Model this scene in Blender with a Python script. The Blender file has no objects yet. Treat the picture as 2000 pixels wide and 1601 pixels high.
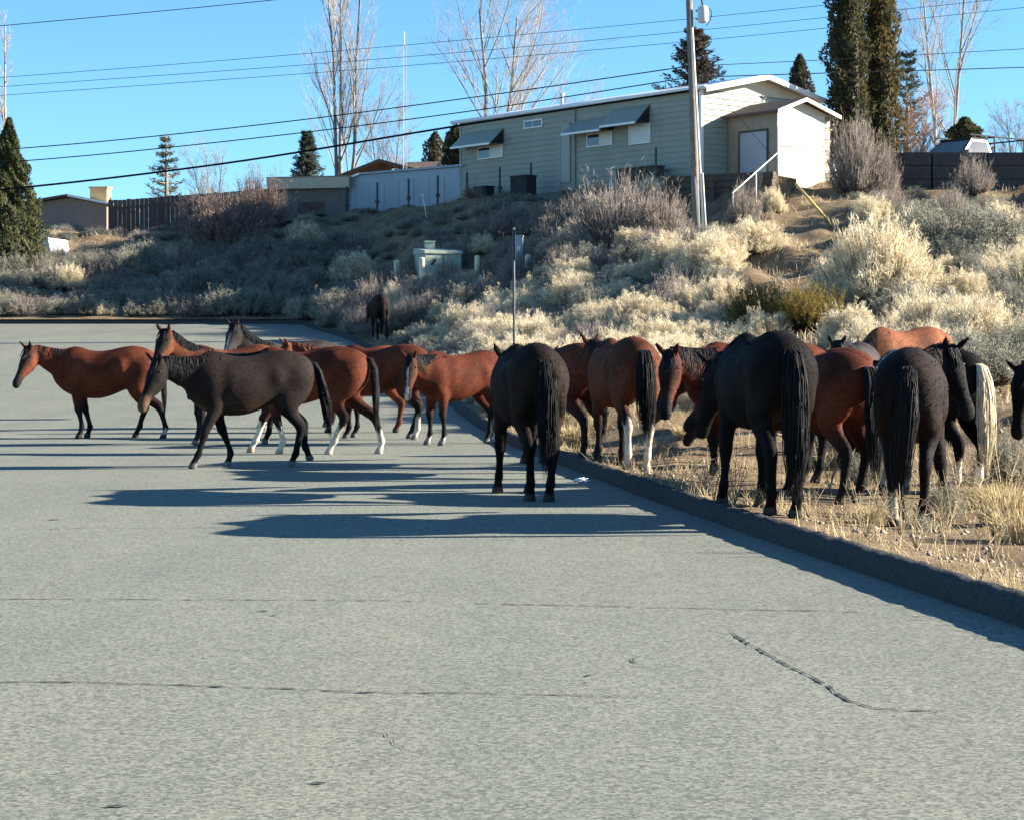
import bpy, bmesh, math, random
import numpy as np
from mathutils import Vector, Matrix, kdtree

# ------------------------------------------------------------------ camera, sky, sun, exposure
SC = bpy.context.scene
COL = SC.collection
DS = 1.35                                           # depths below were first noted for a 3000 px lens; the lens is DS times longer
EYE, VH, UC, FPX = 1.33, 690.0, 1000.0, 3000.0 * DS      # eye height, horizon row, centre column, focal length in photo pixels
cam_d = bpy.data.cameras.new('camera')
cam_d.sensor_fit = 'HORIZONTAL'
cam_d.sensor_width = 36.0
cam_d.lens = 36.0 * FPX / 2000.0
cam_d.shift_y = -(800.5 - VH) / 2000.0
cam_d.clip_start = 0.1
cam_d.clip_end = 3000.0
cam = bpy.data.objects.new('camera', cam_d)
cam.location = (0.0, 0.0, EYE)
cam.rotation_euler = (math.radians(90), 0, 0)
COL.objects.link(cam)
SC.camera = cam

SUN_ELEV, SUN_AZ = math.radians(19.6), math.radians(5.0)   # azimuth from +X towards +Y
world = bpy.data.worlds.new('World')
SC.world = world
world.use_nodes = True
wn = world.node_tree
for n in list(wn.nodes):
    wn.nodes.remove(n)
w_out = wn.nodes.new('ShaderNodeOutputWorld')
w_bg = wn.nodes.new('ShaderNodeBackground')
w_sky = wn.nodes.new('ShaderNodeTexSky')
w_sky.sky_type = 'NISHITA'
w_sky.sun_disc = False
w_sky.sun_elevation = SUN_ELEV
w_sky.sun_rotation = math.radians(90) - SUN_AZ
w_sky.altitude = 1400.0
w_sky.air_density = 1.0
w_sky.dust_density = 0.15
w_sky.ozone_density = 2.6
w_bg.inputs['Strength'].default_value = 0.05
w_tint = wn.nodes.new('ShaderNodeMix'); w_tint.data_type = 'RGBA'; w_tint.blend_type = 'MULTIPLY'   # white balance of the clear winter sky
w_tint.inputs['Factor'].default_value = 1.0; w_tint.inputs['B'].default_value = (.66, 1.02, 1.25, 1)
wn.links.new(w_sky.outputs[0], w_tint.inputs['A'])
wn.links.new(w_tint.outputs['Result'], w_bg.inputs['Color'])
wn.links.new(w_bg.outputs[0], w_out.inputs['Surface'])

sun_d = bpy.data.lights.new('sun', 'SUN')
sun_d.energy = 5.0
sun_d.angle = math.radians(0.5)
sun_d.color = (1.0, 0.92, 0.80)
sun = bpy.data.objects.new('sun', sun_d)
sd = Vector((math.cos(SUN_ELEV) * math.cos(SUN_AZ), math.cos(SUN_ELEV) * math.sin(SUN_AZ), math.sin(SUN_ELEV)))
sun.rotation_euler = sd.to_track_quat('Z', 'Y').to_euler()
sun.location = (60, 5, 40)
COL.objects.link(sun)

SC.view_settings.view_transform = 'Standard'
SC.view_settings.look = 'None'
SC.view_settings.gamma = 1.0
SC.view_settings.use_curve_mapping = False
SC.view_settings.exposure = 2.0
SC.cycles.max_bounces = 6
SC.cycles.transparent_max_bounces = 6

# ------------------------------------------------------------------ helpers
RNG = np.random.default_rng(7)
random.seed(7)

def px(u, v, d):
    """photo pixel at noted depth d -> world point"""
    d = d * DS
    return Vector(((u - UC) / FPX * d, d, EYE + (VH - v) / FPX * d))

def hit(u, v, d0=18.0, d1=75.0):
    """where the ray through a photo pixel first meets the unpaved ground"""
    d = np.arange(d0, d1, .05) * DS; x = (u - UC) / FPX * d; z = EYE + (VH - v) / FPX * d
    k = np.nonzero(land(x, d) >= z)[0]; i = k[0] if len(k) else len(d) - 1
    return Vector((x[i], d[i], float(land(x[i], d[i]))))

def link(o, parent=None):
    COL.objects.link(o)
    if parent is not None:
        o.parent = parent
    return o

def tag(o, label=None, cat=None, group=None, kind=None):
    if label: o['label'] = label
    if cat: o['category'] = cat
    if group: o['group'] = group
    if kind: o['kind'] = kind
    return o

def empty(name, loc=(0, 0, 0), rz=0.0, scale=1.0):
    o = bpy.data.objects.new(name, None)
    o.empty_display_size = 0.3
    o.location = loc
    o.rotation_euler = (0, 0, rz)
    o.scale = (scale,) * 3
    COL.objects.link(o)
    return o

def mesh_tris(name, V, T, mat=None, smooth=False):
    """numpy vertices + triangles -> mesh"""
    me = bpy.data.meshes.new(name)
    V = np.ascontiguousarray(V, dtype=np.float32)
    T = np.ascontiguousarray(T, dtype=np.int32)
    me.vertices.add(len(V)); me.vertices.foreach_set('co', V.ravel())
    me.loops.add(len(T) * 3); me.loops.foreach_set('vertex_index', T.ravel())
    me.polygons.add(len(T))
    me.polygons.foreach_set('loop_start', np.arange(0, len(T) * 3, 3, dtype=np.int32))
    if smooth:
        me.polygons.foreach_set('use_smooth', np.ones(len(T), dtype=bool))
    me.update(calc_edges=True)
    if mat: me.materials.append(mat)
    return me

def obj(name, me, parent=None, loc=None, rz=None, mat=None):
    if mat is not None and not me.materials:
        me.materials.append(mat)
    o = bpy.data.objects.new(name, me)
    if loc is not None: o.location = loc
    if rz is not None: o.rotation_euler = (0, 0, rz)
    return link(o, parent)

class MB:
    """collects simple solids into one mesh"""
    def __init__(s): s.v, s.f = [], []
    def add(s, vs, fs):
        b = len(s.v); s.v += [tuple(v) for v in vs]; s.f += [tuple(i + b for i in f) for f in fs]; return s
    def hexa(s, p):   # 8 points: bottom 4 ccw, top 4
        return s.add(p, [(3, 2, 1, 0), (4, 5, 6, 7), (0, 1, 5, 4), (1, 2, 6, 5), (2, 3, 7, 6), (3, 0, 4, 7)])
    def box(s, x0, x1, y0, y1, z0, z1):
        return s.hexa([(x0, y0, z0), (x1, y0, z0), (x1, y1, z0), (x0, y1, z0), (x0, y0, z1), (x1, y0, z1), (x1, y1, z1), (x0, y1, z1)])
    def prism(s, poly, ext):   # planar polygon (3d points) extruded by vector
        n = len(poly); e = Vector(ext)
        a = [Vector(p) for p in poly]; b = [p + e for p in a]
        return s.add(a + b, [tuple(range(n - 1, -1, -1)), tuple(range(n, 2 * n))] + [(i, (i + 1) % n, n + (i + 1) % n, n + i) for i in range(n)])
    def tube(s, pts, radii, n=8, cap=True):
        pts = [Vector(p) for p in pts]
        if not hasattr(radii, '__len__'): radii = [radii] * len(pts)
        base = len(s.v); ref = None
        for i, p in enumerate(pts):
            t = (pts[min(i + 1, len(pts) - 1)] - pts[max(i - 1, 0)]).normalized()
            if ref is None:
                ref = Vector((1, 0, 0)) if abs(t.x) < .8 else Vector((0, 1, 0))
            a = (ref - t * ref.dot(t)).normalized(); b = t.cross(a); ref = a
            for k in range(n):
                w = 2 * math.pi * k / n
                s.v.append(tuple(p + (a * math.cos(w) + b * math.sin(w)) * radii[i]))
        for i in range(len(pts) - 1):
            for k in range(n):
                k2 = (k + 1) % n
                s.f.append((base + i * n + k, base + i * n + k2, base + (i + 1) * n + k2, base + (i + 1) * n + k))
        if cap:
            s.f.append(tuple(base + k for k in range(n - 1, -1, -1)))
            s.f.append(tuple(base + (len(pts) - 1) * n + k for k in range(n)))
        return s
    def mesh(s, name, mat=None, smooth=False):
        me = bpy.data.meshes.new(name); me.from_pydata(s.v, [], s.f); me.update()
        bm = bmesh.new(); bm.from_mesh(me); bmesh.ops.recalc_face_normals(bm, faces=bm.faces[:]); bm.to_mesh(me); bm.free()
        if smooth: me.polygons.foreach_set('use_smooth', [True] * len(me.polygons))
        if mat: me.materials.append(mat)
        return me
    def build(s, name, mat, parent=None, loc=None, rz=None, smooth=False):
        return obj(name, s.mesh(name, mat, smooth), parent, loc, rz)

def strands(P, R, sides=3, seed=0):
    """N polylines of K points with radii -> thin tapered tubes (vertices, triangles)"""
    P = np.asarray(P, float); R = np.asarray(R, float)
    N, K, _ = P.shape
    T = np.gradient(P, axis=1)
    T /= np.linalg.norm(T, axis=2, keepdims=True) + 1e-9
    ref = np.random.default_rng(seed).normal(size=(N, 1, 3)) + 1e-3
    A = ref - T * (T * ref).sum(2, keepdims=True)
    A /= np.linalg.norm(A, axis=2, keepdims=True) + 1e-9
    B = np.cross(T, A)
    ang = np.arange(sides) * 2 * math.pi / sides
    V = P[:, :, None, :] + R[:, :, None, None] * (A[:, :, None, :] * np.cos(ang)[None, None, :, None] + B[:, :, None, :] * np.sin(ang)[None, None, :, None])
    V = V.reshape(-1, 3)
    k = np.arange(sides); k2 = (k + 1) % sides
    i = np.arange(K - 1)[:, None] * sides
    q = np.stack([i + k, i + k2, i + sides + k2, i + sides + k], -1).reshape(-1, 4)
    tri = np.concatenate([q[:, [0, 1, 2]], q[:, [0, 2, 3]]])
    F = (np.arange(N)[:, None, None] * (K * sides) + tri[None]).reshape(-1, 3)
    return V, F

def leaves(C, L, W, D=None, seed=0, droop=0.0):
    """leaf-sized rhombs: centres C, lengths, widths; D preferred direction"""
    r = np.random.default_rng(seed); n = len(C)
    d = r.normal(size=(n, 3))
    if D is not None: d = d * .55 + D
    d[:, 2] -= droop
    d /= np.linalg.norm(d, axis=1, keepdims=True) + 1e-9
    s = np.cross(d, r.normal(size=(n, 3))); s /= np.linalg.norm(s, axis=1, keepdims=True) + 1e-9
    L = np.broadcast_to(L, (n,))[:, None]; W = np.broadcast_to(W, (n,))[:, None]
    V = np.stack([C - d * L * .5, C + s * W * .5, C + d * L * .5, C - s * W * .5], 1).reshape(-1, 3)
    b = np.arange(n)[:, None] * 4
    F = np.concatenate([b + [0, 1, 2], b + [0, 2, 3]])
    return V, F

def cat_tris(parts):
    V, F, o = [], [], 0
    for v, f in parts:
        V.append(v); F.append(f + o); o += len(v)
    return np.concatenate(V), np.concatenate(F)

def smooth01(t):
    t = np.clip(t, 0, 1); return t * t * (3 - 2 * t)

def crom(tab, n):
    """resample a table (rows of numbers, first column increasing) with a monotone-ish cubic"""
    tab = np.asarray(tab, float); t = np.linspace(tab[0, 0], tab[-1, 0], n)
    out = [t]
    x = tab[:, 0]
    for c in range(1, tab.shape[1]):
        y = tab[:, c]; m = np.gradient(y, x)
        i = np.clip(np.searchsorted(x, t, 'right') - 1, 0, len(x) - 2)
        h = x[i + 1] - x[i]; s = (t - x[i]) / h
        out.append((2*s**3-3*s**2+1)*y[i] + (s**3-2*s**2+s)*h*m[i] + (-2*s**3+3*s**2)*y[i+1] + (s**3-s**2)*h*m[i+1])
    return np.array(out).T

# ------------------------------------------------------------------ materials
MATS = {}
def mat(name, color, rough=.8, var=.15, scale=6.0, color2=None, bump=0.0, bscale=60.0, metal=0.0, attr=False, spec=.3, detail=6, dist=.01, sheen=0.0, backlit=0.0):
    if name in MATS: return MATS[name]
    m = bpy.data.materials.new(name); m.use_nodes = True
    nt = m.node_tree; b = nt.nodes['Principled BSDF']
    b.inputs['Roughness'].default_value = rough
    b.inputs['Metallic'].default_value = metal
    b.inputs['Specular IOR Level'].default_value = spec
    if sheen:
        b.inputs['Sheen Weight'].default_value = sheen
    tc = nt.nodes.new('ShaderNodeTexCoord')
    nz = nt.nodes.new('ShaderNodeTexNoise')
    nz.inputs['Scale'].default_value = scale; nz.inputs['Detail'].default_value = detail; nz.inputs['Roughness'].default_value = .65
    nt.links.new(tc.outputs['Object'], nz.inputs['Vector'])
    rmp = nt.nodes.new('ShaderNodeValToRGB')
    rmp.color_ramp.elements[0].position = .3; rmp.color_ramp.elements[1].position = .7
    if attr:
        at = nt.nodes.new('ShaderNodeAttribute'); at.attribute_name = 'Col'
        rmp.color_ramp.elements[0].color = (1 - var,) * 3 + (1,); rmp.color_ramp.elements[1].color = (1 + var,) * 3 + (1,)
        mx = nt.nodes.new('ShaderNodeMix'); mx.data_type = 'RGBA'; mx.blend_type = 'MULTIPLY'; mx.inputs['Factor'].default_value = 1
        nt.links.new(at.outputs['Color'], mx.inputs['A']); nt.links.new(rmp.outputs['Color'], mx.inputs['B'])
        col = mx.outputs['Result']
    else:
        c2 = color2 or tuple(min(1, c * (1 + var)) for c in color); c1 = color if color2 else tuple(c * (1 - var) for c in color)
        rmp.color_ramp.elements[0].color = c1 + (1,); rmp.color_ramp.elements[1].color = c2 + (1,)
        col = rmp.outputs['Color']
    nt.links.new(nz.outputs['Fac'], rmp.inputs['Fac'])
    nt.links.new(col, b.inputs['Base Color'])
    if bump:
        n2 = nt.nodes.new('ShaderNodeTexNoise'); n2.inputs['Scale'].default_value = bscale; n2.inputs['Detail'].default_value = 4
        nt.links.new(tc.outputs['Object'], n2.inputs['Vector'])
        bp = nt.nodes.new('ShaderNodeBump'); bp.inputs['Strength'].default_value = bump; bp.inputs['Distance'].default_value = dist
        nt.links.new(n2.outputs['Fac'], bp.inputs['Height']); nt.links.new(bp.outputs['Normal'], b.inputs['Normal'])
    if backlit:
        tr = nt.nodes.new('ShaderNodeBsdfTranslucent'); ms = nt.nodes.new('ShaderNodeMixShader'); ms.inputs['Fac'].default_value = backlit
        nt.links.new(col, tr.inputs['Color']); out = nt.nodes['Material Output']
        nt.links.new(b.outputs[0], ms.inputs[1]); nt.links.new(tr.outputs[0], ms.inputs[2]); nt.links.new(ms.outputs[0], out.inputs['Surface'])
    MATS[name] = m
    return m
# ------------------------------------------------------------------ the lie of the land
def table(knots, blur=1.2, lo=-80, hi=700, st=.25):
    x = np.arange(lo, hi, st); k = np.array(knots, float)
    y = np.interp(x, k[:, 0], k[:, 1])
    n = int(3 * blur / st); g = np.exp(-.5 * (np.arange(-n, n + 1) * st / blur) ** 2); g /= g.sum()
    return x, np.convolve(np.pad(y, n, 'edge'), g, 'valid')
T_ROAD = table([(-80, 0), (22, 0), (27, .05), (32.7, .26), (38, .80), (46, 1.70), (52, 2.33), (60, 3.0), (700, 3.0)])
T_HILL = table([(-80, .0), (8, .0), (13, .0), (15.5, .08), (18, .2), (21, .36), (25, .60), (30, 1.05), (36, 1.95), (40, 2.6), (45, 3.35), (50, 4.05), (53, 4.9), (56, 6.5), (60, 7.4), (120, 8.3), (700, 9)])
T_HILL2 = table([(-80, .0), (8, .0), (13, .0), (15.5, .08), (18, .2), (21, .36), (25, .60), (30, 1.2), (35, 2.0), (40, 3.0), (45, 4.3), (50, 6.0), (52.5, 7.1), (57, 7.5), (120, 8.3), (700, 9)])
T_BANK = table([(-80, .1), (46, 1.8), (52, 2.45), (54, 2.85), (58, 4.5), (61, 6.3), (63, 6.95), (69, 7.3), (120, 8.3), (700, 9)], .7)
T_KERB = table([(-80, 19.0), (2, 3.42), (5.5, 2.87), (7.45, 2.48), (10.4, 1.91), (13.8, 1.28), (18.2, .61), (21.5, .07), (32.7, -1.38), (38, -2.7), (46, -4.75), (51, -6.9), (52, -7.2), (700, -7.2)], .9)
def road_h(y): return np.interp(np.asarray(y) / DS, *T_ROAD)
def kerb_x(y): return np.interp(np.asarray(y) / DS, *T_KERB)
FAR = 52.0 * DS
_r = np.random.default_rng(3)
WAVES = [(_r.normal(size=2) / wl * 2 * math.pi, _r.uniform(0, 6.28), amp) for wl, amp in ((7, .07), (4.1, .05), (2.3, .035), (1.3, .022), (.7, .012), (.45, .008)) for _ in range(4)]
def rough(x, y):
    s = 0
    for k, p, a in WAVES: s = s + a * np.sin(k[0] * x + k[1] * y + p)
    return s
def land(x, y):
    """height of the unpaved ground"""
    x = np.asarray(x, float); y = np.asarray(y, float)
    s = x - kerb_x(y); wy = y
    rd = road_h(y); y = y / DS; rt = np.clip((x + 1.5) / 9.0, 0, 1); hill = np.interp(y, *T_HILL) * (1 - rt) + np.interp(y, *T_HILL2) * rt; bank = np.where(wy < FAR, rd + .115 * np.maximum(1 - smooth01((s - .15) / .9), smooth01((y - 18) / 8)), np.interp(y, *T_BANK))
    t = np.clip((s - .9) / (8.5 - 3.5 * smooth01((y - 51) / 4)), 0, 1); w = 1 - (1 - t) ** 1.15
    z = bank * (1 - w) + hill * w - .75 * np.clip((-8.5 - x) / 4, 0, 1) * smooth01((y - 57) / 4)
    amp = np.clip(s / 2.5, 0, 1) * np.clip((y - 12) / 14, .22, 1)
    amp = np.where(wy > FAR, np.clip((wy - FAR) / 4, .1, 1), amp)
    return z + rough(x, wy) * amp
def left_kerb(y):
    y = np.asarray(y) / DS
    return np.where(y > 48.8, -90.0, np.interp(y, [-80, 30, 44, 47.0, 48.0, 48.6, 48.8], [-19.5, -18.2, -16.4, -15.9, -16.1, -17.0, -19.0]))
def ground_z(x, y):
    x = float(x); y = float(y)
    if y < FAR and x < kerb_x(y):
        if y < 48.8 * DS and x < left_kerb(y): return float(road_h(y)) + .13
        return float(road_h(y))
    return float(land(x, y))

def grid_tris(nr, nc):
    i = np.arange(nr - 1)[:, None] * nc + np.arange(nc - 1)[None]
    i = i.ravel()
    return np.concatenate([np.stack([i, i + 1, i + nc + 1], 1), np.stack([i, i + nc + 1, i + nc], 1)])

def spaced(a, b, fine0, fine1, st, grow=1.25):
    out = list(np.arange(fine0, fine1 + 1e-6, st))
    s = st; p = out[-1]
    while p < b:
        s *= grow; p = min(b, p + s); out.append(p)
    s = st; p = out[0]
    while p > a:
        s *= grow; p = max(a, p - s); out.insert(0, p)
    return np.array(out)

# materials of the ground
def asphalt():
    m = bpy.data.materials.new('worn_asphalt'); m.use_nodes = True; nt = m.node_tree; N = nt.nodes; Lk = nt.links; b = N['Principled BSDF']
    tc = N.new('ShaderNodeTexCoord')
    def noise(sc, det=3, rough_=.6, vec=None):
        n = N.new('ShaderNodeTexNoise'); n.inputs['Scale'].default_value = sc; n.inputs['Detail'].default_value = det; n.inputs['Roughness'].default_value = rough_
        Lk.new(vec or tc.outputs['Object'], n.inputs['Vector']); return n.outputs['Fac']
    def ramp(f, p0, c0, p1, c1):
        r = N.new('ShaderNodeValToRGB'); r.color_ramp.elements[0].position = p0; r.color_ramp.elements[1].position = p1
        r.color_ramp.elements[0].color = (*c0, 1); r.color_ramp.elements[1].color = (*c1, 1); Lk.new(f, r.inputs['Fac']); return r.outputs['Color']
    def mul(a, bb, f=1.0):
        x = N.new('ShaderNodeMix'); x.data_type = 'RGBA'; x.blend_type = 'MULTIPLY'; x.inputs['Factor'].default_value = f
        Lk.new(a, x.inputs['A']); Lk.new(bb, x.inputs['B']); return x.outputs['Result']
    base = ramp(noise(.35, 4), .3, (.172, .181, .150), .72, (.194, .203, .168))
    mp = N.new('ShaderNodeMapping'); mp.inputs['Scale'].default_value = (1.3, .05, 1); Lk.new(tc.outputs['Object'], mp.inputs['Vector'])
    track = ramp(noise(1.0, 2, .5, mp.outputs['Vector']), .3, (.93, .935, .945), .7, (1.05, 1.045, 1.03))
    vo = N.new('ShaderNodeTexVoronoi'); vo.inputs['Scale'].default_value = 72; Lk.new(tc.outputs['Object'], vo.inputs['Vector'])
    sep = N.new('ShaderNodeSeparateColor'); Lk.new(vo.outputs['Color'], sep.inputs['Color'])
    stones = ramp(sep.outputs['Red'], .05, (.60, .61, .61), .95, (1.40, 1.38, 1.32))
    grit = ramp(noise(160, 2, .7), .35, (.72, .73, .74), .65, (1.25, 1.24, 1.2))
    patch = ramp(noise(1.7, 5, .7), .35, (.955, .955, .96), .65, (1.035, 1.035, 1.03))
    c = mul(mul(mul(mul(base, track), stones, 1.0), grit, .8), patch)
    Lk.new(c, b.inputs['Base Color'])
    b.inputs['Roughness'].default_value = .88; b.inputs['Specular IOR Level'].default_value = .18
    bp = N.new('ShaderNodeBump'); bp.inputs['Strength'].default_value = .5; bp.inputs['Distance'].default_value = .006
    Lk.new(sep.outputs['Green'], bp.inputs['Height']); Lk.new(bp.outputs['Normal'], b.inputs['Normal'])
    return m

def soil():
    m = bpy.data.materials.new('dry_soil'); m.use_nodes = True; nt = m.node_tree; N = nt.nodes; Lk = nt.links; b = N['Principled BSDF']
    tc = N.new('ShaderNodeTexCoord')
    def noise(sc, det=4):
        n = N.new('ShaderNodeTexNoise'); n.inputs['Scale'].default_value = sc; n.inputs['Detail'].default_value = det; n.inputs['Roughness'].default_value = .7
        Lk.new(tc.outputs['Object'], n.inputs['Vector']); return n.outputs['Fac']
    r = N.new('ShaderNodeValToRGB'); r.color_ramp.elements[0].position = .32; r.color_ramp.elements[1].position = .68
    r.color_ramp.elements[0].color = (.115, .080, .050, 1); r.color_ramp.elements[1].color = (.33, .255, .160, 1)
    e = r.color_ramp.elements.new(.5); e.color = (.215, .158, .098, 1)
    Lk.new(noise(1.1, 8), r.inputs['Fac'])
    r2 = N.new('ShaderNodeValToRGB'); r2.color_ramp.elements[0].position = .38; r2.color_ramp.elements[1].position = .62
    r2.color_ramp.elements[0].color = (.62, .6, .58, 1); r2.color_ramp.elements[1].color = (1.25, 1.22, 1.15, 1)
    Lk.new(noise(26, 4), r2.inputs['Fac'])
    x = N.new('ShaderNodeMix'); x.data_type = 'RGBA'; x.blend_type = 'MULTIPLY'; x.inputs['Factor'].default_value = 1
    Lk.new(r.outputs['Color'], x.inputs['A']); Lk.new(r2.outputs['Color'], x.inputs['B']); Lk.new(x.outputs['Result'], b.inputs['Base Color'])
    b.inputs['Roughness'].default_value = .95; b.inputs['Specular IOR Level'].default_value = .1
    bp = N.new('ShaderNodeBump'); bp.inputs['Strength'].default_value = .9; bp.inputs['Distance'].default_value = .03
    Lk.new(noise(22, 6), bp.inputs['Height']); Lk.new(bp.outputs['Normal'], b.inputs['Normal'])
    return m
M_ASPH, M_SOIL = asphalt(), soil()
M_KERB = mat('kerb_asphalt', (.05, .05, .048), rough=.9, var=.35, scale=30, bump=.9, bscale=45, dist=.02, spec=.15)

# road sheet
ys = spaced(-80, 52.08, 0, 52, .4) * DS; ys = ys[ys <= 52.09 * DS]
f = np.concatenate([np.linspace(0, .75, 12), np.linspace(.77, 1, 24)])
X = -90 + (kerb_x(ys)[:, None] + .12 + 90) * f[None]
Yg = np.repeat(ys[:, None], len(f), 1); Z = np.repeat(road_h(ys)[:, None], len(f), 1)
road = obj('road', mesh_tris('road', np.stack([X, Yg, Z], -1).reshape(-1, 3), grid_tris(*X.shape), M_ASPH, True))
tag(road, 'old pale grey asphalt road with thin cracks', None, None, 'structure')

# hillside, verge and everything unpaved to the horizon
ya = np.unique(np.concatenate([spaced(-80, 650, 4, 70, .26) * DS, [FAR]])); sa = spaced(.1, 420, .1, 24, .3)
X = kerb_x(ya)[:, None] + sa[None]; Yg = np.repeat(ya[:, None], len(sa), 1)
V1 = np.stack([X, Yg, land(X, Yg)], -1).reshape(-1, 3); F1 = grid_tris(*X.shape)
yb = ya[ya >= FAR]; xb = spaced(-420, -7.1, -34, -7.1, .35); xb = xb[xb <= -7.1]
X, Yg = np.meshgrid(xb, yb)
V2 = np.stack([X, Yg, land(X, Yg)], -1).reshape(-1, 3); F2 = grid_tris(*X.shape)
hv = cat_tris([(V1, F1), (V2, F2)])
hill = obj('hillside', mesh_tris('hillside', hv[0], hv[1], M_SOIL, True))
tag(hill, 'dry brown dirt verge rising to a brushy hillside', None, None, 'structure')

# far-left verge inside the bend
yl = DS * np.concatenate([spaced(-80, 46, 20, 46, 2.0)[:-1], np.linspace(46, 48.79, 18)]); fl = np.linspace(0, 1, 16) ** 2
xl = left_kerb(yl)
X = xl[:, None] - fl[None] * 300; Yg = np.repeat(yl[:, None], len(fl), 1); Z = np.repeat(road_h(yl)[:, None] + .13, len(fl), 1)
ver = obj('verge', mesh_tris('verge', np.stack([X, Yg, Z], -1).reshape(-1, 3), grid_tris(*X.shape), mat('pale_verge', (.36, .31, .22), var=.2, scale=3), True))
tag(ver, 'pale sandy verge inside the bend of the road', None, None, 'structure')

def sweep_kerb(name, pts, mat_, label, left=1, jag=.0):
    """kerb along a ground polyline (x, y, z of the gutter); the road lies on the left of the path when left = 1"""
    prof = [(-.015, -.06), (.0, .03), (.02, .095), (.045, .122), (.085, .135), (.13, .135), (.165, .12), (.22, .02)]
    pts = np.array(pts); T = np.gradient(pts[:, :2], axis=0); T /= np.linalg.norm(T, axis=1, keepdims=True)
    Nn = np.stack([T[:, 1], -T[:, 0]], 1) * left
    r = np.random.default_rng(5)
    V = []
    for i in range(len(pts)):
        for a, b in prof:
            j = r.normal(0, jag) if b > .05 else 0; k = r.normal(0, jag) if a > .01 else 0
            V.append((pts[i, 0] + Nn[i, 0] * (a + k), pts[i, 1] + Nn[i, 1] * (a + k), pts[i, 2] + b + j))
    o = obj(name, mesh_tris(name, np.array(V), grid_tris(len(pts), len(prof)), mat_, True))
    return tag(o, label, None, None, 'structure')
yk = DS * np.concatenate([np.arange(-30, 3, 1.0), np.arange(3, 22, .09), np.arange(22, 51.6, .35)])
pk = [(kerb_x(y), y, road_h(y)) for y in yk] + [(-7.05, 51.75 * DS, road_h(51.75 * DS)), (-7.5, 51.95 * DS, road_h(51.95 * DS))] + [(x, FAR, road_h(FAR)) for x in np.arange(-8.2, -80, -1.0)]
sweep_kerb('kerb', pk, M_KERB, 'rough dark asphalt kerb curving along the road edge', 1, .005)
pk = [(float(left_kerb(y)), y, road_h(y)) for y in DS * np.concatenate([np.arange(-20, 44, 2), np.arange(44, 48.8, .2)])] + [(x, 48.8 * DS, road_h(48.8 * DS)) for x in np.arange(-19.2, -60, -1)]
sweep_kerb('kerb', pk, mat('pale_concrete', (.55, .52, .44), var=.15, scale=5), 'pale sunlit concrete kerb at the inner bend', -1, .0)

# cracks and spots in the asphalt, flush sheets a few millimetres up
M_CRACK = mat('crack', (.035, .034, .032), rough=1, var=.3, scale=40)
def gpix(u, v):
    d = FPX * EYE / (v - VH); return (u - UC) / FPX * d, d
def crack(uv, w, seed=0, step=.035, gap=.0):
    r = np.random.default_rng(seed); P = [np.array(gpix(*p)) for p in uv]; out = []
    for a, b in zip(P[:-1], P[1:]):
        n = max(2, int(np.linalg.norm(b - a) / step))
        for i in range(n): out.append(a + (b - a) * i / n)
    out.append(P[-1]); out = np.array(out); n = len(out)
    T = np.gradient(out, axis=0); T /= np.linalg.norm(T, axis=1, keepdims=True) + 1e-9; Nn = np.stack([-T[:, 1], T[:, 0]], 1)
    wob = np.cumsum(r.normal(0, .0035, n)); wob -= np.linspace(wob[0], wob[-1], n); wob += r.normal(0, .004, n)
    ww = .95 * w * np.clip(r.normal(.8, .45, n), .05, 2) * np.clip(np.minimum(np.arange(n), np.arange(n)[::-1]) / 3, .05, 1)
    fade = np.ones(n)
    if gap: fade = np.where(np.convolve(r.normal(size=n), np.ones(9) / 3, 'same') > gap, .12, 1)
    V = []
    for i in range(n):
        c = out[i] + Nn[i] * wob[i]
        for s in (-1, 1):
            q = c + Nn[i] * s * ww[i] * fade[i] * .5
            V.append((q[0], q[1], float(road_h(q[1])) + .004))
    me = mesh_tris('crack', np.array(V), grid_tris(n, 2), M_CRACK)
    return obj('crack', me, road)
crack([(-40, 1331), (180, 1334), (420, 1341), (620, 1349), (760, 1354), (905, 1354), (1010, 1356), (1120, 1358), (1300, 1362)], .015, 1, gap=.9)
crack([(-40, 1100), (60, 1098), (180, 1099)], .008, 21, gap=.2)
crack([(700, 1420), (760, 1432), (800, 1470)], .005, 22)
crack([(-40, 1170), (140, 1170), (330, 1171), (560, 1172), (760, 1174), (960, 1180), (1180, 1184), (1420, 1190), (1700, 1196)], .016, 2, gap=.8)
crack([(-40, 1037), (120, 1032), (260, 1031), (480, 1030)], .016, 3, gap=.8)
crack([(1434, 1240), (1470, 1262), (1520, 1290), (1570, 1312), (1620, 1340), (1660, 1368), (1710, 1382), (1790, 1388), (1860, 1391)], .014, 4)
crack([(1430, 1232), (1450, 1256)], .012, 5)
crack([(1228, 1285), (1262, 1303)], .010, 6)
crack([(1085, 1357), (1130, 1359), (1165, 1374)], .008, 7)
crack([(1325, 1159), (1360, 1159)], .016, 8); crack([(842, 1141), (868, 1142)], .02, 9); crack([(958, 1150), (976, 1151)], .014, 10)
crack([(1800, 1240), (1842, 1244)], .012, 11); crack([(1155, 1155), (1200, 1155)], .01, 12)
for k, (u, v, a, b_) in enumerate([(626, 1530, .030, .012), (226, 1576, .036, .012), (243, 1592, .012, .006), (516, 1194, .03, .02), (536, 1203, .02, .012), (1149, 1320, .014, .02), (1145, 1334, .016, .01), (105, 1015, .05, .03)]):
    x, y = gpix(u, v); r = np.random.default_rng(k); n = 12; ang = np.arange(n) * 2 * math.pi / n
    rad = r.uniform(.6, 1.2, n); V = [(x, y, float(road_h(y)) + .005)] + [(x + math.cos(t) * a * q, y + math.sin(t) * b_ * q, float(road_h(y)) + .005) for t, q in zip(ang, rad)]
    F = [(0, i + 1, (i + 1) % n + 1) for i in range(n)]
    obj('spot', mesh_tris('spot', np.array(V), np.array(F), M_CRACK), road)

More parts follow.
